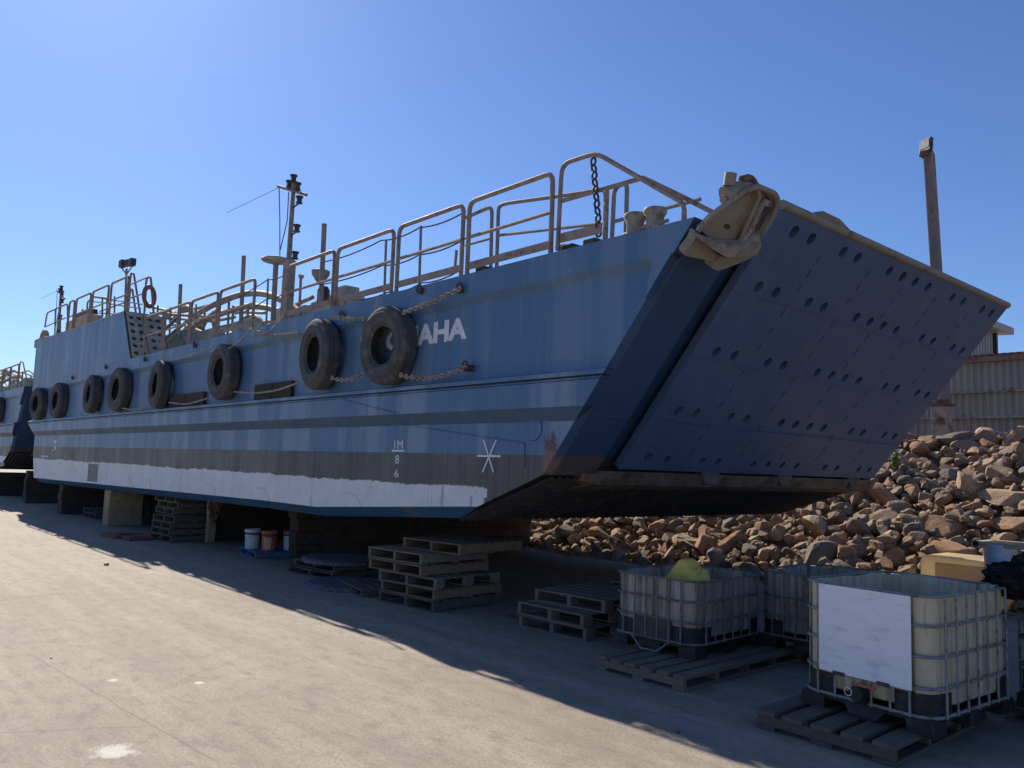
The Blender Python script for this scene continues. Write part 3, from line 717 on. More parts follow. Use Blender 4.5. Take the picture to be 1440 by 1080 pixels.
# stanchions with slack guard wires
bm = new_bm(); S6 = [(543, 337, 415), (592, 318, 405), (377, 392, 455), (276, 428, 475), (642, 352, 372)]
for px, a, b in S6:
    bm = new_bm(); tube(bm, [T(px, a, 6.95), T(px-3, b+12, 6.95)], 0.022, 8); part(ship, 'stanchion', bm, M['rail'], 40)
for seq in (((452, 369), (536, 338), (590, 320), (655, 297)), ((450, 400), (538, 373), (590, 358), (655, 335)), ((302, 432), (377, 393), (405, 383)), ((330, 442), (376, 420), (402, 410)), ((490, 421), (548, 410), (592, 398), (650, 378))):
    bm = new_bm()
    for a, b in zip(seq, seq[1:]): tube(bm, sag(T(*a, 6.95), T(*b, 6.95), 0.05, 8), 0.011, 6)
    part(ship, 'guard_wire', bm, M['wire'], 60)
for px, a, b, y in ((343, 360, 470, 7.2), (456, 315, 430, 7.2), (254, 400, 470, 7.2)):
    bm = new_bm(); tube(bm, [T(px, a, y), T(px-5 if px > 300 else px-3, b, y)], 0.05, 8); part(ship, 'deck_post', bm, M['rail'], 40)
bm = new_bm(); obox(bm, (T(405, 368, 6.6)+T(405, 446, 6.6))/2, (0.10, 0, 0), (0, 0.08, 0), (0, 0, (T(405, 368, 6.6).z-T(405, 446, 6.6).z)/2)); part(ship, 'deck_column', bm, M['rail'])
# bollards
def bollard(c, r=0.10, h=0.36):
    bm = new_bm(); lathe(bm, [(r*1.3, 0), (r*1.3, 0.02), (r, 0.03), (r*0.95, h*0.72), (r*1.25, h*0.86), (r*1.3, h*0.95), (r*1.2, h), (0.001, h)], c, 'Z', 20)
    tube(bm, [(c[0]-r*2.1, c[1]+0.05, c[2]+h*0.5), (c[0]+r*2.1, c[1]-0.05, c[2]+h*0.5)], r*0.22, 8)
    part(ship, 'bollard', bm, M['buff_dark'], 40)
for px, py in ((893, 328), (921, 322)): c = T(px, py, 6.7); bollard((c.x, 6.7, 4.43))
c = T(790, 350, 6.6); bollard((c.x+0.05, 6.6, 4.43), 0.09, 0.16)
for px, py in ((831, 338), (678, 373), (800, 343)):
    c = T(px, py, 6.5); bm = new_bm(); box(bm, (c.x-0.09, 6.46, 4.47), (c.x+0.09, 6.6, 4.56), bevel=0.012); box(bm, (c.x-0.02, 6.5, 4.43), (c.x+0.02, 6.54, 4.48))
    part(ship, 'deck_light', bm, M['darkmetal'])
# ---- mast with lights and aerials
bm = new_bm(); tube(bm, [T(399, 450, 8), T(405, 385, 8), T(413.5, 252, 8)], [0.075, 0.065, 0.045], 10); mast = part(ship, 'mast', bm, M['rail'], 40)
bm = new_bm(); tube(bm, [T(391, 262, 8), T(431, 274, 8)], 0.035, 8); part(ship, 'crossarm', bm, M['rail'], 40, parent=mast)
for px, py in ((413, 251), (418.5, 262), (421, 281), (417.5, 321), (415, 359), (407, 259)):
    c = T(px, py, 7.97); bm = new_bm(); lathe(bm, [(0.05, -0.09), (0.075, -0.085), (0.075, -0.06), (0.055, -0.05), (0.06, 0.04), (0.085, 0.05), (0.085, 0.08), (0.001, 0.085)], c, 'Z', 12)
    tube(bm, [c+Vector((0, 0, -0.08)), Vector((T(411, 281, 8).x+(c.z-T(411, 281, 8).z)*0.06, 8, c.z-0.1))], 0.02, 6)
    part(ship, 'navigation_light', bm, M['darkmetal'], 40, parent=mast)
bm = new_bm(); tube(bm, [T(392, 264, 8), T(319, 299, 8)], 0.010, 5); part(ship, 'whip_aerial', bm, M['white'], parent=mast)
bm = new_bm(); tube(bm, [T(392.5, 264, 8), T(393.5, 310, 8), T(393.5, 362, 8)], 0.012, 5); tube(bm, [T(406, 270, 8), T(404, 310, 8), T(394, 352, 8)], 0.012, 5); part(ship, 'halyard', bm, M['darkmetal'], parent=mast)
# ---- radar saucer on its post
bm = new_bm(); c = T(388, 370, 7.8); lathe(bm, [(0.001, 0.09), (0.15, 0.085), (0.32, 0.03), (0.335, 0.0), (0.30, -0.03), (0.1, -0.08), (0.001, -0.085)], (c.x, c.y, c.z+0.06), 'Z', 28); rd = part(ship, 'radar_dome', bm, M['buff'], 50)
bm = new_bm(); tube(bm, [c, T(384, 450, 7.8)], 0.06, 10); part(ship, 'radar_post', bm, M['rail'], 40)
# ---- floodlight aft
bm = new_bm(); tube(bm, [T(178, 378, 6.9), T(175, 450, 6.9)], 0.035, 8); tube(bm, [T(171, 377, 6.9), T(178, 386, 6.9), T(186, 374, 6.9)], 0.02, 6); fl = part(ship, 'floodlight_mast', bm, M['rail'], 40)
for px, py, s in ((172.5, 371, 1), (185.5, 369, -1)):
    c = T(px, py, 6.9); bm = new_bm(); box(bm, (c.x-0.16, c.y-0.08, c.z-0.11), (c.x+0.16, c.y+0.08, c.z+0.11), bevel=0.02); part(ship, 'floodlight', bm, M['darkmetal'], parent=fl)
bm = new_bm(); c = T(179, 370, 6.95); box(bm, c-Vector((0.14, 0.06, 0.10)), c+Vector((0.14, 0.06, 0.10)), bevel=0.02); part(ship, 'floodlight', bm, M['darkmetal'], parent=fl)
# stern companion frames behind the house rails
for seq in (((179, 440), (184, 384), (188, 384), (197, 440)), ((203, 440), (206, 391), (212, 389), (216, 440)), ((180, 440), (183, 408), (186, 406), (191, 440))):
    bm = new_bm(); tube(bm, fillet([T(*p, 7.6) for p in seq], 0.15), 0.035, 8); part(ship, 'ladder_hoop', bm, M['rail'], 40)
for a, b in (((184, 400), (205, 391)), ((182, 420), (203, 412)), ((140, 438), (180, 424)), ((132, 418), (200, 428)), ((131, 424), (198, 434)), ((133, 440), (200, 444))):
    bm = new_bm(); tube(bm, [T(*a, 7.4), T(*b, 7.4)], 0.022, 6); part(ship, 'guard_rail', bm, M['rail'], 40)
bm = new_bm(); tube(bm, fillet([T(122, 452, 7.4), T(123, 425, 7.4), T(132, 417, 7.4), T(150, 419, 7.4), T(152, 440, 7.4)], 0.1), 0.03, 8); part(ship, 'railing_panel', bm, M['rail'], 40)
for px, a, b in ((144, 418, 446), (161, 417, 440), (116, 435, 450)):
    bm = new_bm(); tube(bm, [T(px, a, 7.4), T(px, b, 7.4)], 0.03, 6); part(ship, 'stanchion', bm, M['rail'], 40)
c = T(62, 478, 6.9); bm = new_bm(); tube(bm, [c+Vector((0.42*math.cos(q), 0, 0.02+0.32*math.sin(q))) for q in (math.pi*k/10 for k in range(11))], 0.09, 8); box(bm, c+Vector((-0.7, -0.2, -0.28)), c+Vector((0.9, 0.2, 0.04)), bevel=0.03); part(ship, 'stern_fairlead', bm, M['buff_dark'], 40)
c = T(112, 456, 6.95); bm = new_bm(); box(bm, c+Vector((-1.1, -0.2, -0.5)), c+Vector((1.7, 0.28, 0.16)), bevel=0.03); part(ship, 'deck_locker', bm, M['buff'])
bm = new_bm(); box(bm, c+Vector((-0.5, -0.05, 0.16)), c+Vector((1.2, 0.25, 0.42)), bevel=0.03); part(ship, 'deck_locker', bm, M['darkmetal'])
# ---- deck gear amidships: curved pipes, braces, panels, boxes
def arc(pts, y, r, name='curved_pipe', m='buff_dark'):
    P = fillet([T(*p, y) for p in pts], 3.0, 8); bm = new_bm(); tube(bm, P, r, 10); part(ship, name, bm, M[m], 50)
arc(((268, 447), (310, 423), (345, 412), (375, 413), (402, 424), (425, 442)), 8.6, 0.085)
arc(((262, 462), (305, 443), (345, 430), (375, 432), (400, 440)), 8.9, 0.085)
arc(((245, 450), (262, 430), (272, 440), (285, 470)), 9.3, 0.10)
arc(((280, 468), (290, 447), (300, 446), (306, 470)), 9.6, 0.10)
arc(((330, 470), (345, 446), (362, 446), (372, 460)), 9.6, 0.09)
for a, b, y in (((230, 478), (268, 448), 8.2), ((238, 478), (262, 462), 8.8), ((216, 432), (246, 440), 9.2), ((300, 452), (330, 446), 9.2), ((300, 462), (330, 456), 9.2), ((300, 438), (372, 440), 10), ((220, 446), (300, 452), 10), ((222, 458), (262, 456), 10.2), ((440, 428), (470, 415), 8.6), ((400, 436), (440, 418), 8.8), ((214, 482), (250, 446), 8.0), ((232, 446), (296, 472), 9.0), ((206, 452), (300, 428), 9.4), ((250, 474), (306, 436), 8.4), ((310, 460), (400, 450), 9.5), ((212, 440), (300, 446), 9.0)):
    bm = new_bm(); tube(bm, [T(*a, y), T(*b, y)], 0.05, 8); part(ship, 'brace', bm, M['buff_dark' if a[0] % 3 else 'buff'], 40)
for lo, hi, y in (((216, 490), (262, 462), 8.3), ((262, 486), (300, 460), 8.3), ((325, 470), (352, 446), 8.6), ((380, 462), (402, 430), 8.4), ((466, 424), (485, 400), 8.0), ((402, 450), (428, 428), 8.6), ((430, 444), (468, 424), 8.6), ((300, 476), (330, 466), 8.7), ((485, 426), (492, 412), 8.0)):
    a, b = T(*lo, y), T(*hi, y); bm = new_bm(); box(bm, (a.x, y, min(a.z, 4.43)), (b.x, y+0.35, b.z), bevel=0.03); part(ship, 'deck_box', bm, M['buff'])
for px, a, b in ((322, 425, 470), (288, 440, 470), (240, 432, 480), (222, 430, 485), (349, 430, 470), (423, 390, 432), (328, 430, 465)):
    bm = new_bm(); tube(bm, [T(px, a, 8.8), T(px-2, b, 8.8)], 0.035, 7); part(ship, 'vent_pipe', bm, M['rail'], 40)
c = T(455, 412, 7.9); bm = new_bm(); lathe(bm, [(0.001, 0.15), (0.09, 0.13), (0.13, 0.05), (0.13, -0.25), (0.001, -0.25)], c, 'Z', 16); part(ship, 'mushroom_vent', bm, M['darkmetal'], 50)
c = T(451, 384, 7.4); bm = new_bm(); lathe(bm, [(0.06, -0.2), (0.17, -0.04), (0.18, 0.04), (0.10, 0.07), (0.001, 0.07)], c, 'Z', 16); part(ship, 'mushroom_vent', bm, M['rail'], 50)
bm = new_bm(); tube(bm, [T(423, 391, 8.8), T(424, 386, 8.8)], 0.07, 8); part(ship, 'vent_cap', bm, M['buff_dark'], 40)

# ---- anchor chute on the bow cheek
def poly(bm, pts, off, th): prism(bm, [B(x, y, off) for x, y in pts], -BN*th)
bm = new_bm()
poly(bm, ((984, 322), (1000, 305), (1022, 288), (1045, 270), (1062, 263), (1074, 266), (1079, 275), (1062, 300), (1046, 326), (1036, 345), (1010, 345)), 0.16, 0.05)
poly(bm, ((1062, 263), (1076, 263), (1088, 270), (1096, 283), (1092, 297), (1080, 316), (1068, 336), (1064, 326), (1074, 308), (1086, 288), (1082, 277), (1074, 270)), 0.22, 0.16)
tube(bm, fillet([B(981, 325, 0.18), B(1000, 304, 0.20), B(1048, 268, 0.22), B(1066, 262, 0.23), B(1090, 272, 0.25), B(1095, 285, 0.25), B(1085, 308, 0.24), B(1071, 330, 0.22)], 0.1), 0.028, 8)
tube(bm, fillet([B(1065, 266, 0.22), B(1069, 276, 0.22), B(1056, 304, 0.22), B(1040, 338, 0.2)], 0.06), 0.022, 8)
chute = part(ship, 'anchor_chute', bm, M['chute'], 35)
bm = new_bm(); poly(bm, ((1077, 290), (1086, 292), (1068, 324), (1060, 318)), 0.235, 0.02); part(ship, 'recess_shade_patch', bm, M['darkmetal'], parent=chute)  # raised dark plate, paints the shade of the recess beside the flange
bm = new_bm(); poly(bm, [(1023+4*math.cos(q), 319+4*math.sin(q)) for q in (2*math.pi*k/12 for k in range(12))], 0.168, 0.02); part(ship, 'dark_hole_disc', bm, M['darkmetal'], parent=chute)  # solid dark disc, paints the shade inside a small hole
bm = new_bm()
tube(bm, [B(1020, 276, 0.12), B(1040, 266, 0.12), B(1050, 262, 0.1)], [0.10, 0.085, 0.07], 12); tube(bm, [B(1017, 281, 0.12), B(1050, 265, 0.05)], 0.045, 8)
c = B(1025, 262, 0.1); tube(bm, [c, c+Vector((0.02, 0, 0.12))], 0.06, 10)
part(ship, 'chute_roller', bm, M['chute'], 45, parent=chute)
bm = new_bm(); tube(bm, fillet([B(1062, 276, 0.1), B(1061, 258, 0.1), B(1053, 250, 0.1), B(1043, 253, 0.1)], 0.08), 0.042, 10)
part(ship, 'chute_hook', bm, M['rust'], 45, parent=chute)

# ================================================================== ANCHOR
an = thing('anchor', B(1020, 380, 0.1), 'heavy grey plough anchor with scaly flukes stowed in the buff chute at the bow', 'anchor')
bm = new_bm(); poly(bm, ((978, 329), (992, 336), (1006, 341), (1026, 345), (1046, 345), (1060, 339), (1068, 331), (1071, 345), (1064, 357), (1046, 362), (1022, 362), (1004, 352), (990, 342)), 0.30, 0.12); part(an, 'fluke', bm, M['anchor'])
bm = new_bm(); poly(bm, ((1071, 344), (1068, 356), (1050, 366), (1025, 376), (1010, 381), (1003, 378), (1009, 368), (1014, 361), (1032, 361), (1052, 358), (1062, 352)), 0.24, 0.14); part(an, 'fluke', bm, M['chute'])
bm = new_bm(); poly(bm, ((981, 327), (975, 340), (964, 354), (965, 360), (990, 365), (1002, 368), (1009, 359), (998, 349), (986, 337)), 0.22, 0.10); part(an, 'fluke', bm, M['chute'])
bm = new_bm(); tube(bm, [B(1040, 345, 0.2), B(1060, 310, 0.19), B(1078, 280, 0.18)], 0.05, 8); part(an, 'shank', bm, M['anchor'], 40)
bm = new_bm(); poly(bm, ((1071, 300), (1068, 318), (1070, 334), (1066, 342), (1050, 344), (1056, 330), (1063, 312)), 0.20, 0.06); part(an, 'stock', bm, M['rail'])

# ================================================================== TYRE FENDERS
def tyre_bm():
    bm = new_bm(); w_ = 0.145
    prof = [(0.275, -0.10), (0.30, -0.125), (0.34, -0.138), (0.42, -w_), (0.49, -0.138), (0.535, -0.118), (0.555, -0.10)]
    tr = []
    for k, y in enumerate((-0.075, -0.070, -0.060, -0.055, -0.02, -0.016, -0.006, 0.0)):
        tr.append((0.563 if k in (0, 3, 4, 7) else 0.552, y))
    half = prof+tr
    out_ = half+[(r, -y) for r, y in half[::-1]]
    full = out_+[(0.32, 0.10), (0.45, 0.10), (0.50, 0.03), (0.50, -0.03), (0.45, -0.10), (0.32, -0.10)]
    lathe(bm, full, (0, 0, 0), 'Y', 48, closed=True)
    for r in (0.315, 0.47):                                        # moulded ribs on the face
        lathe(bm, [(r-0.008, -0.13 if r < 0.4 else -0.143), (r, -0.142 if r < 0.4 else -0.149), (r+0.008, -0.13 if r < 0.4 else -0.143)], (0, 0, 0), 'Y', 48, closed=True)
    return bm
tl = ['large black tyre fender hanging over the first letters of OMAHA', 'black tyre fender next aft of the one that covers the name', 'black tyre fender with a bright rim alone between the two dark rubbing timbers',
      'black tyre fender just aft of the aftmost rubbing timber', 'dark tyre fender below the front edge of the raised aft house', 'brownish tyre fender close aft of the house front', 'tyre fender second from the stern of the OMAHA barge', 'tyre fender right at the stern corner of the OMAHA barge']
t0 = None
for i, (x, z, rot) in enumerate(((-9.80, 3.63, 3), (-11.82, 3.67, -4), (-15.74, 3.64, 2), (-19.50, 3.59, -3), (-22.62, 3.63, 4), (-25.25, 3.63, -2), (-29.2, 3.60, 3), (-32.1, 3.60, 6))):
    if i == 0:
        t0 = mesh_obj('tyre_fender', tyre_bm(), M['rubber'], 35); o = t0
    else: o = t0.copy(); col.objects.link(o)
    o.scale = ((1.0, 1.02, 0.99, 1.0, 1.03, 0.98, 1.02, 1.0)[i],)*3
    o.location = (x, 6.19, z); o.rotation_euler = (R(2), R(40*i), R(rot))
    tag(o, tl[i], 'tyre', 'tyre fenders along the barge side')
def fchain(a, b, drop, label, name='fender_chain', y0=6.12, y1=6.2):
    bm = new_bm(); chain_links(bm, sag(T(*a, y0), T(*b, y1), drop, 14), 0.085, 0.011)
    single(name, bm, M['rope'], label, 'chain', 'chains that hold the tyre fenders', 60)
def frope(seq, label, ys=(6.1, 6.18)):
    P = []
    for k, p in enumerate(seq): P.append(T(*p, ys[0]+(ys[1]-ys[0])*(k % 2)))
    bm = new_bm(); tube(bm, fillet(P, 0.5, 5), 0.016, 6); single('fender_rope', bm, M['rope'], label, 'rope', 'ropes that hold the tyre fenders', 60)
fchain((566, 440), (648, 405), 0.02, 'chain running up from the tyre on the name to a padeye near the bow')
fchain((562, 527), (656, 515), 0.09, 'sagging chain under the name from the foremost tyre to the lower padeye')
fchain((468, 446), (516, 448), 0.01, 'short chain at the tops of the two foremost tyres')
fchain((466, 531), (514, 524), 0.07, 'short sagging chain at the feet of the two foremost tyres')
fchain((357, 471), (420, 469), 0.01, 'level chain aft of the second tyre under the deck edge')
frope(((330, 551), (360, 553), (390, 549), (420, 538)), 'pale rope drooping from the third tyre across a rubbing timber')
frope(((400, 443), (392, 452), (378, 467), (362, 466), (354, 461), (340, 478), (322, 490)), 'rope dropping from the deck edge to the third tyre')
frope(((238, 566), (262, 569), (292, 560)), 'pale rope sagging below the aftmost rubbing timber')
frope(((172, 574), (190, 577), (206, 572)), 'short rope low between two tyres beneath the house front')
frope(((240, 507), (262, 502), (300, 487)), 'rope from the top of the fourth tyre up toward the third tyre')
bm = new_bm(); chain_links(bm, [T(834, 222, 6.42), T(837, 262, 6.42), T(841, 305, 6.42), T(842, 333, 6.42)], 0.11, 0.013)
single('hanging_chain', bm, M['darkmetal'], 'dark chain hanging straight down from the peak of the bow rail', 'chain', None, 60)
bm = new_bm(); c = T(210, 417, 7.5); lathe(bm, [(0.29+0.075*math.cos(q), 0.06*math.sin(q)) for q in (2*math.pi*k/10 for k in range(10))], (0, 0, 0), 'X', 32, closed=True)
o = mesh_obj('lifebuoy', bm, M['orange'], 60); o.location = c; o.rotation_euler = (R(4), 0, R(43)); tag(o, 'faded orange lifebuoy ring hung on the frame at the front of the aft house', 'lifebuoy')

# ================================================================== SECOND BARGE BEHIND
ship2 = thing('landing_barge', (-19-31.15, 10.42, 1.22), 'second blue landing barge mostly hidden behind the stern of the first at the far left', 'barge')
for ch in list(ship.children):
    if ch.name.split('.')[0] in ('hull', 'ramp', 'ramp_sill', 'forefoot_plating', 'railing_panel', 'bollard', 'aft_house', 'deck_box', 'curved_pipe', 'brace'): dup(ch, ship2)
m2 = dup(mast, ship2); m2.location = Vector(m2.location)+(CAM+ray((87, 405))*(33/FPX)-T(413.5, 252, 8))+(ship.location-ship2.location)
bm = new_bm(); e_ = CAM+ray((83, 470))*(33/FPX); tube(bm, [e_, e_-Vector((0, 0, 3))], 0.06, 8); part(ship2, 'mast_base', bm, M['rail'], 40)
o = t0.copy(); col.objects.link(o); o.location = (-9.0-31.15, 6.26, 3.62); o.rotation_euler = (R(2), R(77), R(3)); tag(o, 'black tyre fender on the second barge at the left edge of the photo', 'tyre', 'tyre fenders along the barge side')

# ================================================================== SUPPORTS UNDER THE HULL
def baulks(name, lo, hi, n, mat, label, cat='support'):
    """a wall of n stacked baulks running athwart the hull"""
    r = thing(name, ((lo[0]+hi[0])/2, (lo[1]+hi[1])/2, lo[2]), label, cat, 'supports under the barges')
    h = (hi[2]-lo[2])/n
    for k in range(n):
        bm = new_bm(); j = rnd.uniform(-0.03, 0.03)
        box(bm, (lo[0]+j*0.5, lo[1]+j, lo[2]+k*h+0.003), (hi[0]+j*0.5, hi[1]+j, lo[2]+(k+1)*h-0.003), bevel=0.012)
        part(r, 'baulk', bm, mat)
    return r
bm = new_bm(); box(bm, (-24.46, 6.52, 0), (-23.93, 7.40, keel(-24.46)-0.002), bevel=0.02)
single('support_block', bm, M['blockbuff'], 'buff painted support block standing at the edge of the hull', 'block', 'supports under the barges')
baulks('timber_support', (-15.58, 7.7, 0), (-15.20, 14.1, keel(-15.58)-0.002), 4, M['brownblock'], 'wide dark support wall beside the three pails')
baulks('timber_support', (-29.3, 6.45, 0), (-28.8, 14.0, keel(-29.3)-0.002), 4, M['timber'], 'dark support wall under the stern, aftmost of those under the hull')
baulks('timber_support', (-19.35, 7.75, 0), (-19.0, 14.1, keel(-19.35)-0.002), 4, M['timber'], 'dark support wall behind the leaning stack of old pallets')
baulks('timber_support', (-24.4, 7.6, 0), (-24.0, 14.1, keel(-24.4)-0.002), 5, M['timber'], 'dark support wall running inboard behind the buff block')
baulks('timber_support', (-35.5, 6.6, 0), (-35.1, 14.1, 1.212), 4, M['timber'], 'support wall under the bow of the second barge at the far left')
baulks('timber_support', (-41.0, 6.6, 0), (-40.6, 14.1, 1.0), 4, M['timber'], 'support wall farther back under the second barge at the far left')
bm = new_bm(); box(bm, (-19.05, 7.32, 0), (-18.88, 7.5, keel(-19.05)-0.002), bevel=0.015)
single('support_post', bm, M['blockbuff'], 'narrow buff post with rust streaks left of the pails', 'post', 'supports under the barges')
bm = new_bm(); chain_links(bm, sag((-18.85, 7.3, 0.93), (-18.55, 7.42, 0.92), 0.42, 14), 0.12, 0.018)
single('hanging_chain', bm, M['rust'], 'rusty chain loop hanging at the narrow buff post', 'chain', None, 60)

# ================================================================== PALLETS
def pallet(x, y, z, rz, L, W, label, mat, H=0.144, group='wooden pallets around the barge', boards=7, notch=False, bt=0.02, solid=False, nb=3):
    """boards run along local X (length L), bearers along local Y (length W)"""
    r = thing('pallet', (x, y, z), label, 'pallet', group, rz)
    bm = new_bm(); bw_ = W/boards*0.74
    for k in range(boards):
        yy = -W/2+bw_/2+(W-bw_)*k/(boards-1); j = rnd.uniform(-0.012, 0.012)
        box(bm, (-L/2+j, yy-bw_/2, H-bt), (L/2+j, yy+bw_/2, H), bevel=0.003)
    part(r, 'top_deck', bm, mat, world=False)
    bm = new_bm()
    for k in range(3):
        yy = -W/2+bw_/2+(W-bw_)*k/2; box(bm, (-L/2, yy-bw_/2, 0.002), (L/2, yy+bw_/2, bt), bevel=0.003)
    part(r, 'bottom_deck', bm, mat, world=False)
    for k in range(nb):
        xx = -L/2+0.028+(L-0.056)*k/(nb-1); bm = new_bm()
        if notch:
            part_ = []
            for ya, yb in ((-W/2, -W/2+0.16), (-0.09, 0.09), (W/2-0.16, W/2)): bm = new_bm(); box(bm, (xx-0.028, ya, bt+0.001), (xx+0.028, yb, H-bt-0.001), bevel=0.004); part(r, 'block', bm, mat, world=False)
            continue
        else: box(bm, (xx-0.025, -W/2+0.004, bt+0.001), (xx+0.025, W/2-0.004, H-bt-0.001), bevel=0.004)
        part(r, 'bearer', bm, mat, world=False)
    return r
# leaning stack of six in front of the pails
six = [(-9.62, 7.16, 6, 'wood_dark', 'lowest pallet of the tall stack, on the ground'), (-9.60, 7.17, 5, 'wood_brown', 'second pallet up in the tall stack'), (-9.58, 7.12, 8, 'wood', 'third pallet up in the tall stack, with open notched sides'),
       (-9.76, 7.05, 5, 'wood_brown', 'fourth pallet up in the tall stack'), (-9.80, 7.06, 6, 'wood', 'fifth pallet up in the tall stack, jutting to the left'), (-9.45, 7.42, 7, 'wood_brown', 'topmost pallet of the tall stack, pushed to the right')]
for k, (x, y, a, m, lb) in enumerate(six): pallet(x, y, 0.152*k, R(a), 1.18, 1.28, lb, M[m], 0.150, notch=(k == 2), boards=8)
# three beside the grimy tank
for k, (x, y, a, lb) in enumerate(((-7.16, 7.58, 3, 'lower pallet of the low stack left of the grimy tank'), (-7.17, 7.56, 2, 'middle pallet of the low stack left of the grimy tank'), (-7.10, 7.78, 5, 'top pallet of the low stack, grey slats with wide gaps'))):
    pallet(x, y, 0.155*k, R(a), 1.10, 1.18, lb, M['wood'], 0.152, notch=True, boards=6)
pallet(-6.95, 8.98, 0, R(4), 1.1, 1.1, 'half hidden pallet behind the low stack near the grimy tank', M['wood'], 0.5, notch=True, boards=6)
# under the tanks: long heavy pallets, bearers along X
pallet(-5.16, 7.28, 0, R(91), 2.14, 1.06, 'long grey pallet under the grimy tank', M['wood'], 0.135, boards=6, bt=0.034, nb=5)
pallet(-3.13, 6.78, 0, R(90.5), 1.80, 1.08, 'long heavy pallet under the front tank with the white plate', M['wood_dark'], 0.145, boards=5, bt=0.036, nb=4)
pallet(-1.93, 8.42, 0, R(-2), 1.15, 1.15, 'pallet under the tank at the right edge of the photo', M['wood_dark'], 0.126, boards=6)
# old stack left of the pails
for k in range(7):
    x, y = (-19.75, 7.05) if k < 4 else (-20.35, 7.30)
    pallet(x+rnd.uniform(-.04, .04), y+rnd.uniform(-.04, .04), 0.145*k, R(4+rnd.uniform(-2, 2)), 1.15, 1.0, ['lowest', 'second', 'third', 'fourth', 'fifth', 'sixth', 'topmost'][k]+' pallet of the old dark stack left of the pails', M['wood_dark' if k < 4 else 'wood'], 0.143, boards=6)
pallet(-15.95, 7.62, 0, R(-8), 1.15, 1.15, 'blue painted pallet that carries the three pails', M['blue_pallet'], 0.13, boards=6)
pallet(-12.95, 7.35, 0, R(8), 1.30, 1.15, 'lower dark pallet under the grey rubber mat', M['wood_dark'], 0.115, boards=6)
pallet(-12.90, 7.40, 0.117, R(5), 1.25, 1.1, 'upper dark pallet directly under the grey rubber mat', M['wood_dark'], 0.115, boards=6)
pallet(-10.95, 6.95, 0, R(-12), 1.1, 0.9, 'broken pallet edge sticking out left of the tall stack', M['wood_dark'], 0.11, boards=5)
for k in range(2): pallet(-27.2, 7.4, 0.145*k, R(3), 1.15, 1.1, ('lower' if k == 0 else 'upper')+' dark pallet aft of the buff block', M['wood_dark'], 0.143, boards=6)
for k in range(3): pallet(-37.2+0.1*k, 7.6, 0.145*k, R(5), 1.2, 1.1, ['lowest', 'middle', 'top'][k]+' pale pallet below the gap between the two barges', M['wood'], 0.143, boards=7)
for dx, dy, a, lb in ((0, 0, 8, 'red brown plank lying nearer the buff block'), (0.55, 0.18, 3, 'second red brown plank lying beside the first')):
    bm = new_bm(); box(bm, (-0.42, -0.28, 0), (0.42, 0.28, 0.09), Matrix.Translation((-20.75+dx, 5.95+dy, 0)) @ Matrix.Rotation(R(a), 4, 'Z'), 0.015)
    single('plank', bm, M['red_board'], lb, 'plank', 'red planks by the buff block')
def rmat(x, y, z, r, label):
    bm = new_bm(); n = 56; loops = []
    for rr, zz in ((0.02, 0.065), (r*0.94, 0.065), (r, 0.05), (r, 0.0), (0.02, 0.0)):
        loops.append([Vector((x+rr*(1+0.022*(k % 2)*(rr > r*0.97))*1.15*math.cos(2*math.pi*k/n), y+rr*(1+0.022*(k % 2)*(rr > r*0.97))*math.sin(2*math.pi*k/n), z+zz)) for k in range(n)])
    rings(bm, loops, True, True)
    for k in range(-7, 8):
        h = math.sqrt(max(0, 1-(k/8.0)**2))*r*0.93; yy = y+k*r/8
        box(bm, (x-h*1.1, yy-0.012, z+0.063), (x+h*1.1, yy+0.012, z+0.075))
        box(bm, (x+k*r/8*1.1-0.012, y-h, z+0.063), (x+k*r/8*1.1+0.012, y+h, z+0.0755))
    single('rubber_mat', bm, M['mat'], label, 'mat', 'round rubber mats')
rmat(-12.75, 7.30, 0.236, 0.62, 'grey round rubber mat lying on two dark pallets')
rmat(-11.55, 6.75, 0.0, 0.60, 'grey round rubber mat flat on the ground near the tall stack')

# ================================================================== PAILS
def pail(x, y, z, body, label, red):
    r = thing('pail', (x, y, z), label, 'pail', 'pails on the blue pallet')
    bm = new_bm(); lathe(bm, [(0.001, 0), (0.135, 0), (0.14, 0.01), (0.152, 0.36), (0.001, 0.36)], (0, 0, 0), 'Z', 28); part(r, 'body', bm, M[body], 40, False)
    bm = new_bm(); lathe(bm, [(0.153, 0.33), (0.162, 0.335), (0.162, 0.385), (0.150, 0.392), (0.14, 0.375), (0.001, 0.375)], (0, 0, 0), 'Z', 28); part(r, 'lid', bm, M['pail_red'] if red else M['pail_white'], 40, False)
    bm = new_bm(); lathe(bm, [(0.1535, 0.285), (0.1555, 0.325)], (0, 0, 0), 'Z', 28); part(r, 'rim_band', bm, M['darkmetal'], 40, False)
    bm = new_bm(); tube(bm, [(0.158*math.cos(a), -0.158*math.sin(a)*0.9, 0.31-0.10*math.sin(a)) for a in (math.pi*k/10 for k in range(11))], 0.004, 5); part(r, 'handle', bm, M['darkmetal'], 60, False)
    def lab(a0, a1, z0, z1, m, off=0.002):
        bm = new_bm(); n = 10; lo, hi = [], []
        for k in range(n+1):
            a = R(a0+(a1-a0)*k/n)
            for lst, zz in ((lo, z0), (hi, z1)):
                rr = 0.14+0.012*(zz-0.01)/0.35+off; lst.append(bm.verts.new((rr*math.cos(a), rr*math.sin(a), zz)))
        for k in range(n): bm.faces.new((lo[k], lo[k+1], hi[k+1], hi[k]))
        part(r, 'label', bm, M[m], None, False)
    return lab
l = pail(-16.17, 7.20, 0.132, 'pail_white', 'white pail with dark lettering strips, left of the three', False); l(-140, -90, 0.20, 0.225, 'darkmetal'); l(-140, -95, 0.14, 0.16, 'darkmetal'); l(-140, -105, 0.10, 0.115, 'darkmetal')
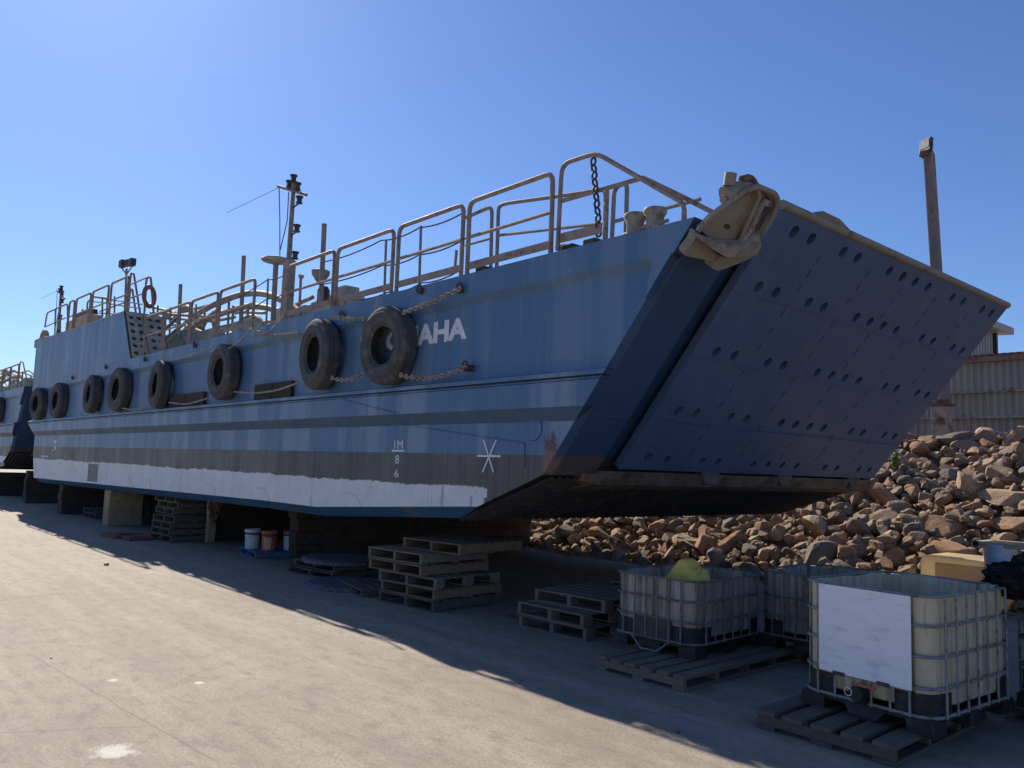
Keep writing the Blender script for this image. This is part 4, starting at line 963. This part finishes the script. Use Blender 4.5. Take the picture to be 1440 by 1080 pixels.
l = pail(-15.72, 7.36, 0.132, 'pail_red', 'orange red pail with a dark diamond mark, middle of the three', True); l(-70, -10, 0.03, 0.26, 'amber'); l(-125, -100, 0.11, 0.20, 'darkmetal', 0.003)
l = pail(-15.62, 7.78, 0.132, 'pail_white', 'white pail with a red banded lid beside the dark wall', True); l(-25, -5, 0.10, 0.2, 'darkmetal')

# ================================================================== BULK LIQUID TANKS
def rrect(w_, d, rad, n=6):
    o = []
    for cx_, cy_, a0 in ((w_/2-rad, -d/2+rad, -90), (w_/2-rad, d/2-rad, 0), (-w_/2+rad, d/2-rad, 90), (-w_/2+rad, -d/2+rad, 180)):
        for k in range(n+1):
            a = R(a0+90*k/n); o.append(Vector((cx_+rad*math.cos(a), cy_+rad*math.sin(a), 0)))
    return o
def dense(lp, step):
    o = []
    for a, b in zip(lp, lp[1:]+lp[:1]):
        n = max(1, int((b-a).length/step))
        for k in range(n): o.append(a.lerp(b, k/n))
    return o
def tank(x, y, z, rz, W, D, top, ringz, label, bottle, tubem, plate=False, guard=False, valve=False):
    r = thing('liquid_tank', (x, y, z), label, 'tank', 'caged plastic tanks with their tops cut off', rz)
    zr = ringz[0]
    # bottle: open-topped fluted shell
    lp = dense(rrect(W-0.05, D-0.05, 0.16, 8), 0.012)
    def flute(p, depth):
        ax = abs(p.x) > (W-0.05)/2-0.02; ay = abs(p.y) > (D-0.05)/2-0.02
        q = p.copy()
        if ax and abs(p.y) < D/2-0.16: s = abs(math.sin(math.pi*(p.y+D/2-0.16)/((D-0.32)/5))); q.x -= math.copysign(depth*(1-min(1, s*2.2)), p.x)
        if ay and abs(p.x) < W/2-0.16: s = abs(math.sin(math.pi*(p.x+W/2-0.16)/((W-0.32)/4))); q.y -= math.copysign(depth*(1-min(1, s*2.2)), p.y)
        return q
    def lv(zz, k, inset, wob=0): return [Vector((flute(p, 0.045*k).x*(1-inset/(W/2)), flute(p, 0.045*k).y*(1-inset/(D/2)), zz+wob*noise.noise(Vector((p.x*4, p.y*4, x))))) for p in lp]
    bm = new_bm()
    rings(bm, [lv(zr+0.03, 0, 0.06), lv(zr+0.05, 0.6, 0.012), lv(zr+0.09, 1, 0), lv(top-0.03, 1, 0), lv(top, 0.3, 0, 0.02), lv(top, 0.3, 0.012, 0.02), lv(top-0.03, 1, 0.012), lv(zr+0.10, 1, 0.012), lv(zr+0.06, 0, 0.03)], True, True)
    part(r, 'bottle', bm, M[bottle], 50, False)
    bm = new_bm()
    for k, zz in enumerate(ringz+[top+0.005]):
        tube(bm, [p+Vector((0, 0, zz)) for p in rrect(W, D, 0.17, 6)], 0.011 if k else 0.013, 7, close=True)
    for sx in (-1, 1):
        for k in range(7):
            yy = -D/2+0.17+(D-0.34)*k/6; tube(bm, [(sx*(W/2+0.012), yy, zr-0.01), (sx*(W/2+0.012), yy, top+0.01)], 0.0095, 6)
    for sy in (-1, 1):
        for k in range(6):
            xx = -W/2+0.17+(W-0.34)*k/5
            za = zr-0.01
            tube(bm, [(xx, sy*(D/2+0.012), za), (xx, sy*(D/2+0.012), top+0.01)], 0.0095, 6)
    part(r, 'cage', bm, M[tubem], 50, False)
    for sx in (-1, 1):
        for sy in (-1, 1):
            q = [p for p in rrect(W-0.026, D-0.026, 0.155, 6) if p.x*sx > 0 and p.y*sy > 0]
            if q[0].x*sx < q[-1].x*sx and False: q.reverse()
            fa = Vector((q[0].x, q[0].y, 0)); fb = Vector((q[-1].x, q[-1].y, 0))
            ea = fa+((Vector((0, -sy*0.13, 0)) if abs(fa.x) > W/2-0.03 else Vector((-sx*0.13, 0, 0)))); eb = fb+((Vector((0, -sy*0.13, 0)) if abs(fb.x) > W/2-0.03 else Vector((-sx*0.13, 0, 0))))
            q = [ea]+q+[eb]; bm = new_bm()
            va = [bm.verts.new(p+Vector((0, 0, zr-0.005))) for p in q]; vb = [bm.verts.new(p+Vector((0, 0, zr+0.155))) for p in q]; vc = [bm.verts.new(Vector((p.x*0.93, p.y*0.93, zr+0.165))) for p in q]
            for k in range(len(q)-1): bm.faces.new((va[k], va[k+1], vb[k+1], vb[k])); bm.faces.new((vb[k], vb[k+1], vc[k+1], vc[k]))
            part(r, 'corner_guard', bm, M['black'], 40, False)
    bm = new_bm()
    for sx in (-1, 0, 1):
        for sy in (-1, 0, 1):
            if sx or sy: prism(bm, [(sx*(W/2-0.11)+a*k_, sy*(D/2-0.11)+b*k_, zz) for a, b, k_, zz in ((-1, -1, 0.10, 0.0), (1, -1, 0.10, 0.0), (1, 1, 0.10, 0.0), (-1, 1, 0.10, 0.0))], (0, 0, zr-0.025))
    box(bm, (-W/2+0.02, -D/2+0.02, zr-0.05), (W/2-0.02, D/2-0.02, zr-0.012), bevel=0.01)
    part(r, 'base', bm, M['black'], None, False)
    if plate:
        bm = new_bm(); box(bm, (-W/2+0.19, -D/2-0.032, ringz[1]-0.02), (W/2-0.145, -D/2-0.026, top+0.0), bevel=0.002); pl = part(r, 'label_plate', bm, M['board'], None, False)
        for xx in (-W/2+0.36, W/2-0.36):
            bm = new_bm(); box(bm, (xx-0.05, -D/2-0.036, ringz[1]-0.035), (xx+0.05, -D/2-0.03, ringz[1]-0.005)); part(r, 'clip', bm, M['darkmetal'], None, False, parent=pl)
    if guard:
        bm = new_bm(); box(bm, (-0.22, -D/2-0.01, zr-0.015), (0.24, -D/2+0.01, zr+0.21), bevel=0.004); part(r, 'valve_guard', bm, M['darkmetal'], None, False)
        bm = new_bm(); tube(bm, [(-0.24, -D/2-0.02, zr), (-0.10, -D/2-0.05, zr-0.115), (0.10, -D/2-0.05, zr-0.115), (0.24, -D/2-0.02, zr)], 0.012, 6); part(r, 'valve_hoop', bm, M[tubem], 40, False)
    if valve:
        c = Vector((0.0, -D/2-0.02, zr+0.075))
        bm = new_bm(); lathe(bm, [(0.001, -0.09), (0.055, -0.09), (0.06, -0.05), (0.045, -0.045), (0.045, 0.10), (0.001, 0.10)], c, 'Y', 18); box(bm, c+Vector((-0.03, -0.05, -0.075)), c+Vector((0.05, 0.02, 0.05)), bevel=0.01); vl = part(r, 'valve', bm, M['black'], 40, False)
        bm = new_bm(); box(bm, c+Vector((-0.01, -0.06, 0.055)), c+Vector((0.14, -0.03, 0.075)), bevel=0.005); part(r, 'valve_handle', bm, M['pail_red'], None, False, parent=vl)
        bm = new_bm(); tube(bm, [c+Vector((-0.05+0.03*math.cos(a), -0.10, 0.01+0.03*math.sin(a))) for a in (2*math.pi*k/14 for k in range(14))], 0.004, 5, close=True); part(r, 'pull_ring', bm, M['white'], 60, False, parent=vl)
        bm = new_bm(); prism(bm, [(-0.18, -D/2+0.02, zr-0.01), (0.20, -D/2+0.02, zr-0.01), (0.12, -D/2-0.02, zr-0.10), (-0.10, -D/2-0.02, zr-0.10)], (0, 0.02, 0)); part(r, 'valve_guard', bm, M['black'], None, False)
    return r
tank(-2.965, 7.00, 0.136, R(-4), 1.08, 1.37, 0.99, [0.135, 0.335, 0.56, 0.78], 'pale yellowed caged tank with a big white plate on its front', 'tank', 'galv', plate=True, valve=True)
tank(-5.50, 7.49, 0.136, R(3), 1.06, 1.36, 0.75, [0.135, 0.345, 0.55], 'grimy caged tank with a yellow jerrycan in it', 'tank_dirty', 'galv_dirty', guard=True)
tank(-4.55, 8.72, 0.136, R(3), 1.0, 1.2, 0.80, [0.135, 0.345, 0.55], 'grimy caged tank half hidden behind the one with the jerrycan', 'tank_dirty', 'galv_dirty')
tank(-1.93, 8.42, 0.13, R(-2), 1.0, 1.15, 1.02, [0.135, 0.335, 0.56, 0.78], 'caged tank at the right edge of the photo behind the front tank', 'tank', 'galv')

# yellow jerrycan lying in the grimy tank
jc = thing('jerrycan', T(966, 822, 7.46), 'faded yellow jerrycan tipped on its corner in the grimy tank', 'jerrycan')
o0 = jc.location
bm = new_bm()
out2 = [(-0.30, -0.06), (-0.10, -0.24), (0.27, -0.16), (0.225, 0.02), (0.17, 0.155), (0.085, 0.175), (0.055, 0.245), (-0.03, 0.255)]
loops = []
for yy, k in ((-0.125, 0.84), (-0.115, 0.93), (-0.09, 0.985), (-0.03, 1.0), (0.05, 1.0), (0.11, 0.985), (0.135, 0.93), (0.145, 0.84)):
    loops.append([Vector((p.x*k*1.12, yy, p.z*k*1.12)) for p in fillet([Vector((a, 0, b)) for a, b in out2+out2[:1]], 0.035, 3)[:-1]])
rings(bm, loops, True, True)
for v in bm.verts: v.co += Vector((0, 0.02*noise.noise(v.co*6.0), 0.012*noise.noise(v.co*8.0+Vector((3, 0, 0)))))
part(jc, 'body', bm, M['yellow'], 50, False)
bm = new_bm(); tube(bm, fillet([(0.02, -0.02, 0.24), (0.08, -0.02, 0.17), (0.17, -0.06, 0.12), (0.205, -0.05, 0.19)], 0.05), 0.022, 8); part(jc, 'handle', bm, M['yellow'], 50, False)
bm = new_bm(); prism(bm, [(0.145, -0.11, 0.14), (0.19, -0.11, 0.16), (0.265, -0.11, -0.05), (0.20, -0.11, -0.05)], (0, 0.22, 0)); part(jc, 'spout_side', bm, M['yellow'], None, False)
# ambered open container behind, in the sun
ac = thing('plastic_container', (-4.95, 13.75, 0), 'sunlit amber plastic container with a rounded corner behind the front tank', 'container')
a = T(1291, 779, 13.95); b = T(1408, 785, 13.95)
bm = new_bm(); wd = b.x-a.x
box(bm, (-wd/2, -0.25, 0.02), (wd/2, 0.75, a.z), bevel=0.12); part(ac, 'body', bm, M['amber'], 40, False)
ac.location = ((a.x+b.x)/2, 14.2, 0.0)
bm = new_bm(); box(bm, (-wd/2+0.27, -0.285, 0.05), (wd/2-0.03, -0.24, a.z-0.10), bevel=0.03); part(ac, 'front_panel', bm, M['amber'], 40, False)
bm = new_bm(); c = T(1406, 776, 14.1); lathe(bm, [(0.001, -0.62), (0.20, -0.62), (0.23, 0.10), (0.235, 0.12), (0.20, 0.12), (0.18, -0.5), (0.001, -0.5)], c, 'Z', 24)
single('plastic_drum', bm, M['paleblue'], 'pale blue open plastic drum right of the amber container', 'drum', None, 40)
cr = thing('wooden_frame', T(1430, 772, 14.3), 'sunlit wooden frame resting on the pale blue drum', 'frame'); 
for dx, dy, lx, ly in ((0.1, -0.35, 0.62, 0.05), (0.1, 0.35, 0.62, 0.05), (-0.45, 0, 0.05, 0.40), (0.55, 0, 0.05, 0.40)):
    bm = new_bm(); box(bm, (dx-lx, dy-ly, 0.02), (dx+lx, dy+ly, 0.09), bevel=0.01); part(cr, 'rail', bm, M['buff'], None, False)
bm = new_bm(); c = T(1464, 824, 7.95); bmesh.ops.create_icosphere(bm, subdivisions=5, radius=1.0)
for v in bm.verts:
    p = v.co.copy(); k = 1+0.30*noise.noise(p*2.2)+0.14*noise.noise(p*6.0)+0.10*noise.noise(p*13)+0.05*noise.noise(p*27)
    v.co = Vector((p.x*0.42*k, p.y*0.42*k, max(p.z, -0.35)*0.24*k))+c
single('plastic_sheet', bm, M['sheet_black'], 'crumpled black plastic sheet heaped on the tank at the right edge', 'sheet', None, 25)

# ================================================================== BOULDERS
def rock_mesh(seed, mat, flat=1.0, cuts=9, sub=3):
    rr = random.Random(seed); bm = new_bm(); bmesh.ops.create_icosphere(bm, subdivisions=sub, radius=1.0)
    pl = []
    for _ in range(cuts):
        d = Vector((rr.gauss(0, 1), rr.gauss(0, 1), rr.gauss(0, 1))).normalized(); pl.append((d, rr.uniform(0.34, 0.74)))
    for v in bm.verts:
        for _ in range(2):
            for d, h in pl:
                e = v.co.dot(d)-h
                if e > 0: v.co -= d*e
    for v in bm.verts:
        v.co += v.co.normalized()*(0.05*noise.noise(v.co*2.3+Vector((seed, 0, 0)))+0.03*noise.noise(v.co*7+Vector((0, seed, 0))))
        v.co.z *= flat
    finish(bm, 24)
    me = bpy.data.meshes.new('boulder'); bm.to_mesh(me); bm.free(); me.materials.append(mat); return me
kinds = [('rock_red', 'rough red brown boulder in the heap behind the barge', 'red brown boulders of the heap'), ('rock_tan', 'rough tan boulder in the heap behind the barge', 'tan boulders of the heap'), ('rock_grey', 'rough dark grey boulder in the heap behind the barge', 'grey boulders of the heap')]
RM = {k[0]: [rock_mesh(11*i+5+100*q, M[k[0]], 1.0, 7+i % 4) for i in range(6)] for q, k in enumerate(kinds)}
placed = []
def put_rock(x, y, r, kind, label=None, group=None, scale=None, rot=None, dz=0.0):
    me = rnd.choice(RM[kind]); o = bpy.data.objects.new('boulder', me); col.objects.link(o)
    s = scale or (r*rnd.uniform(0.95, 1.55), r*rnd.uniform(0.8, 1.15), r*rnd.uniform(0.62, 0.95))
    o.scale = s; o.location = (x, y, mound_h(x, y)+r*0.18+dz)
    o.rotation_euler = rot or (rnd.uniform(-0.7, 0.7), rnd.uniform(-0.7, 0.7), rnd.uniform(0, 6.28))
    q = [k for k in kinds if k[0] == kind][0]
    tag(o, label or q[1], 'boulder', group if label else q[2]); placed.append((x, y, r)); return o
# a few that stand out
def gm(px, py):                         # where the sight line through a pixel meets the bank
    r = ray((px, py)); s = (-0.62*14.05-CAM.z)/(r.z-0.62*r.y); return CAM+r*s
for px, py, sc, rt, kd, lb in ((965, 765, (0.40, 0.34, 0.25), (0.05, 0.05, 0.2), 'rock_tan', 'large flat topped tan boulder below the middle of the forefoot'), (872, 770, (0.42, 0.20, 0.34), (0.3, 0.5, 0.4), 'rock_grey', 'dark slanting slab boulder with one thin sunlit edge'),
                               (1345, 778, (0.70, 0.24, 0.18), (0.1, 0.18, 0.1), 'rock_red', 'long low red brown slab just above the amber container'), (1330, 745, (0.46, 0.34, 0.27), (0.1, 0.25, 0.3), 'rock_red', 'big smooth brown boulder above the long slab'),
                               (1415, 705, (0.52, 0.34, 0.27), (0, 0, 0.05), 'rock_tan', 'broad squared tan boulder near the right edge of the heap'), (1425, 735, (0.46, 0.28, 0.16), (0.05, -0.05, 0.1), 'rock_red', 'flat red brown slab under the squared boulder'),
                               (1243, 700, (0.45, 0.30, 0.29), (0.2, 0.35, 0.4), 'rock_red', 'big tilted red boulder right beside the tip of the sill'), (1345, 620, (0.46, 0.34, 0.24), (0.1, -0.1, 0.2), 'rock_grey', 'broad grey boulder on the crest near the shed'),
                               (845, 752, (0.34, 0.26, 0.22), (0.2, 0.2, 0.7), 'rock_red', 'rounded sunlit boulder at the left part of the gap under the hull'), (1150, 745, (0.40, 0.3, 0.24), (0.1, 0.3, 0.1), 'rock_tan', 'pale pointed boulder left of the middle of the heap')):
    p = gm(px, py); put_rock(p.x, p.y, max(sc)*0.8, kd, lb, None, sc, rt, -0.05)
tries = 0
cand = []
while len(placed) < 292 and tries < 60000:
    tries += 1
    x = rnd.uniform(-17.5, -2.5); y = rnd.uniform(13.9, 20.2)
    r = 0.135+0.25*rnd.random()**2.2
    if y < 14.6: r *= 0.75
    P = (x, y, mound_h(x, y)+r*0.3); px, py, _ = proj(P)
    if not (700 < px < 1462 and 592 < py < 815): continue
    bottom = 727 if px < 1080 else 727-(px-1080)*0.27     # hidden behind the hull and ramp
    if px < 1228 and py < bottom-10: continue
    if px < 1300 and py < 690-(px-1228)*1.05-14 and px >= 1228: continue
    if any((x-a)**2+(y-b)**2 < (0.80*(r+c))**2 for a, b, c in placed): continue
    u = rnd.random(); put_rock(x, y, r, 'rock_red' if u < 0.48 else ('rock_tan' if u < 0.76 else 'rock_grey'))
# small rubble: nobody could count it
bm_v, bm_f = [], []
base = []
for q in range(8):
    b_ = new_bm(); bmesh.ops.create_icosphere(b_, subdivisions=2, radius=1.0); rr = random.Random(q)
    pl = [(Vector((rr.gauss(0, 1), rr.gauss(0, 1), rr.gauss(0, 1))).normalized(), rr.uniform(0.4, 0.8)) for _ in range(9)]
    for v in b_.verts:
        for d, h in pl:
            e = v.co.dot(d)-h
            if e > 0: v.co -= d*e
    b_.verts.ensure_lookup_table(); base.append(([v.co.copy() for v in b_.verts], [[v.index for v in f.verts] for f in b_.faces])); b_.free()
def add_stone(x, y, r, lift=0.0):
    vs, fs = base[rnd.randrange(8)]; k = len(bm_v)
    m = Matrix.Rotation(rnd.uniform(0, 6.28), 3, 'Z') @ Matrix.Rotation(rnd.uniform(-1, 1), 3, 'X') @ Matrix.Diagonal((r*rnd.uniform(0.8, 1.5), r, r*rnd.uniform(0.5, 0.9)))
    c = Vector((x, y, mound_h(x, y)+r*0.1+lift))
    bm_v.extend([tuple(m @ v+c) for v in vs]); bm_f.extend([[i+k for i in f] for f in fs])
for _ in range(6500):
    x = rnd.uniform(-18, 3); y = rnd.uniform(13.6, 20.8); add_stone(x, y, 0.03+0.20*rnd.random()**2.3)
for _ in range(900):
    x = rnd.uniform(-60, -18); y = rnd.uniform(13.8, 21.0); add_stone(x, y, 0.10+0.30*rnd.random()**1.5)
for _ in range(500):
    x = rnd.uniform(-2.5, 10); y = rnd.uniform(13.8, 21.0); add_stone(x, y, 0.10+0.35*rnd.random()**1.5)
me = bpy.data.meshes.new('rubble'); me.from_pydata(bm_v, [], bm_f); me.materials.append(M['rubble'])
o = bpy.data.objects.new('rubble', me); col.objects.link(o); tag(o, 'small broken stone between and behind the boulders', kind='stuff')

# ================================================================== SHED, TALL BUILDING, POLE
YS = 22.6
def sheet(x0, x1, z0, z1, y, pitch=0.165, amp=0.036):
    bm = new_bm(); n = int((x1-x0)/pitch); prev = None
    for k in range(n):
        for f, d in ((0.0, 0), (0.42, 0), (0.5, amp), (0.92, amp)):
            x = x0+(k+f)*pitch; a = bm.verts.new((x, y-d, z0)); b = bm.verts.new((x, y-d, z1))
            if prev: bm.faces.new((prev[0], a, b, prev[1]))
            prev = (a, b)
    return bm
ze = T(1400, 503, YS).z; z1_, z2_ = T(1400, 546, YS).z, T(1400, 582, YS).z
shed = thing('shed', (0, YS+6, 0), 'weathered brown corrugated metal shed behind the boulder heap', 'shed')
part(shed, 'wall_sheet', sheet(-11.9, 16, z1_-0.06, ze, YS), M['sheet'])
part(shed, 'wall_sheet', sheet(-11.9, 16, z2_-0.06, z1_+0.02, YS+0.09), M['sheet'])
part(shed, 'wall_sheet', sheet(-11.9, 16, 0.0, z2_+0.02, YS+0.18), M['sheet'])
for z, y in ((z1_-0.07, YS), (z2_-0.07, YS+0.09)):
    bm = new_bm(); prism(bm, [(-11.9, y-0.05, z), (-11.9, y+0.02, z+0.10), (-11.9, y+0.02, z+0.06), (-11.9, y-0.05, z-0.03)], (27.9, 0, 0)); part(shed, 'flashing', bm, M['flash'])
bm = new_bm(); prism(bm, [(-12.0, YS-0.14, ze-0.10), (-12.0, YS-0.14, ze+0.03), (-12.0, YS+0.05, ze+0.03), (-12.0, YS+0.05, ze-0.10)], (28, 0, 0)); part(shed, 'gutter', bm, M['rustroof'])
bm = sheet(-11.95, 16, 0, 1, 0)
for v in bm.verts: yy = v.co.z; d = v.co.y; v.co = Vector((v.co.x, YS-0.10+yy*9, ze+0.06+yy*1.2-d))
part(shed, 'roof', bm, M['rustroof'])
bm = new_bm(); prism(bm, [(-11.9, YS+0.2, 0), (-11.9, YS+9, 0), (-11.9, YS+9, ze+1.1), (-11.9, YS+0.2, ze)], (0.02, 0, 0)); part(shed, 'gable_wall', bm, M['sheet'])
YT = 36.0
tb = thing('tall_building', (-18, YT-3, 0), 'grey sheet metal building taller than the shed, seen at the ramp edge', 'building')
xe = T(1398, 485, YT).x; zt = T(1400, 468, YT).z
bm = sheet(0, 6, 0, zt, 0, 0.30, 0.045)
for v in bm.verts: v.co = Vector((xe-v.co.y*-1, YT-6+v.co.x, v.co.z))
part(tb, 'wall_sheet', bm, M['sheet_grey'])
bm = new_bm(); box(bm, (xe-0.06, YT-0.02, 0), (xe+0.10, YT+0.14, zt), bevel=0.005); part(tb, 'corner_trim', bm, M['darkmetal'])
bm = new_bm(); box(bm, (xe-9, YT-5.9, 0), (xe-0.1, YT, zt-0.02)); part(tb, 'side_wall', bm, M['sheet_grey'])
bm = new_bm(); prism(bm, [(xe+0.45, YT-6.4, zt), (xe+0.45, YT-6.4, zt+0.28), (xe-9.3, YT-6.4, zt+0.9), (xe-9.3, YT-6.4, zt+0.62)], (0, 7.3, 0)); part(tb, 'roof', bm, M['sheet_grey'])
# light pole standing on a bolted stub in front of the shed
YP = 20.4
pt, pb = T(1304.5, 216, YP), T(1327, 566, YP)
lp_ = thing('light_pole', (pb.x, YP, 1.6), 'rusty pole with a floodlight on top rising behind the ramp', 'light pole')
bm = new_bm(); d = (pt-pb).normalized(); hw = (T(1316, 300, YP).x-T(1297, 300, YP).x)/2
obox(bm, (pt+pb)/2+Vector((0.03, 0, 0)), Vector((hw*0.66, 0, 0)), Vector((0, hw*0.75, 0)), (pt-pb)/2, 0.03)
part(lp_, 'pole', bm, M['pole'])
c = T(1302, 205, YP-0.1); k = 1.24; bm = new_bm(); m = Matrix.Translation(c) @ Matrix.Rotation(R(-22), 4, 'Z') @ Matrix.Rotation(R(-8), 4, 'X') @ Matrix.Rotation(R(-4), 4, 'Y') @ Matrix.Scale(k, 4)
box(bm, (-0.135, -0.03, -0.14), (0.135, 0.05, 0.14), m, 0.012); fh = part(lp_, 'floodlight', bm, M['darkmetal'])
bm = new_bm(); box(bm, (-0.105, -0.036, -0.065), (0.105, -0.028, 0.108), m); part(lp_, 'lamp_glass', bm, M['lens'], parent=fh)
bm = new_bm(); tube(bm, [m @ Vector(p) for p in ((-0.15, 0, 0), (-0.15, 0, -0.17), (0.15, 0, -0.17), (0.15, 0, 0))], 0.012, 6); part(lp_, 'bracket', bm, M['darkmetal'])
bm = new_bm(); obox(bm, pt+Vector((0, -0.05, -0.03)), Vector((0.12, 0, 0)), Vector((0, 0.12, 0)), Vector((0, 0, 0.07))); part(lp_, 'cap', bm, M['rust'])
a = T(1324, 571, YP)
bm = new_bm(); box(bm, (a.x-0.20, YP-0.14, 1.5), (a.x+0.20, YP+0.14, a.z), bevel=0.02); part(lp_, 'stub_post', bm, M['flash'])
bm = new_bm(); box(bm, (a.x-0.26, YP-0.20, a.z), (a.x+0.26, YP+0.20, a.z+0.05), bevel=0.01); hd = part(lp_, 'flange', bm, M['rust'])
for k in range(3):
    bm = new_bm(); x = a.x-0.18+0.18*k; box(bm, (x-0.035, YP-0.19, a.z+0.05), (x+0.035, YP-0.12, a.z+0.15), bevel=0.01); part(lp_, 'bolt', bm, M['rust'], parent=hd)
bm = new_bm(); c = T(1323, 592, YP-0.15); lathe(bm, [(0.001, -0.02), (0.09, -0.02), (0.095, 0.03)], c, 'Y', 16); part(lp_, 'dark_boss', bm, M['rust'])
# weed on the bank
p = gm(1257, 668); wd_ = thing('weed', (p.x, p.y, mound_h(p.x, p.y)), 'small bright green weed growing among the boulders near the ramp tip', 'plant')
bm = new_bm(); bs = new_bm()
for k in range(16):
    q = Vector((rnd.gauss(0, 0.07), rnd.gauss(0, 0.07), rnd.uniform(0.3, 0.62))); tube(bs, [(0, 0, 0), q*0.5+Vector((rnd.gauss(0, .02), 0, 0)), q], 0.004, 5)
    for _ in range(9):
        c = q*rnd.uniform(0.45, 1.08)+Vector((rnd.gauss(0, 0.03), rnd.gauss(0, 0.03), rnd.gauss(0, 0.02))); u = Vector((rnd.gauss(0, 1), rnd.gauss(0, 1), rnd.gauss(0, 0.6))).normalized(); v = u.orthogonal()
        prism(bm, [c, c+u*0.03+v*0.013, c+u*0.07, c+u*0.03-v*0.013], (0, 0, 0.001))
part(wd_, 'foliage', bm, M['leaf'], None, False); part(wd_, 'stem', bs, M['leaf'], None, False)
# bits on the yard
for i, (px, py, r, lb) in enumerate(((953, 1031, 0.018, 'small dark stone on the sunlit concrete near the shadow edge'), (72, 926, 0.016, 'small dark pebble on the concrete at the lower left'), (150, 795, 0.06, 'dark scrap lying on the sunlit concrete at the left'), (720, 868, 0.04, 'dark stone in the shade right of the tall stack'), (575, 862, 0.05, 'grey stone at the foot of the tall stack'))):
    g_ = G(px, py); vs, fs = base[i]; me = bpy.data.meshes.new('stone'); me.from_pydata([(v.x*r*1.3, v.y*r, v.z*r*0.5+r*0.35) for v in vs], [], fs); me.materials.append(M['darkmetal'] if i != 4 else M['rock_grey'])
    o = bpy.data.objects.new('stone', me); col.objects.link(o); o.location = g_; tag(o, lb, 'stone')
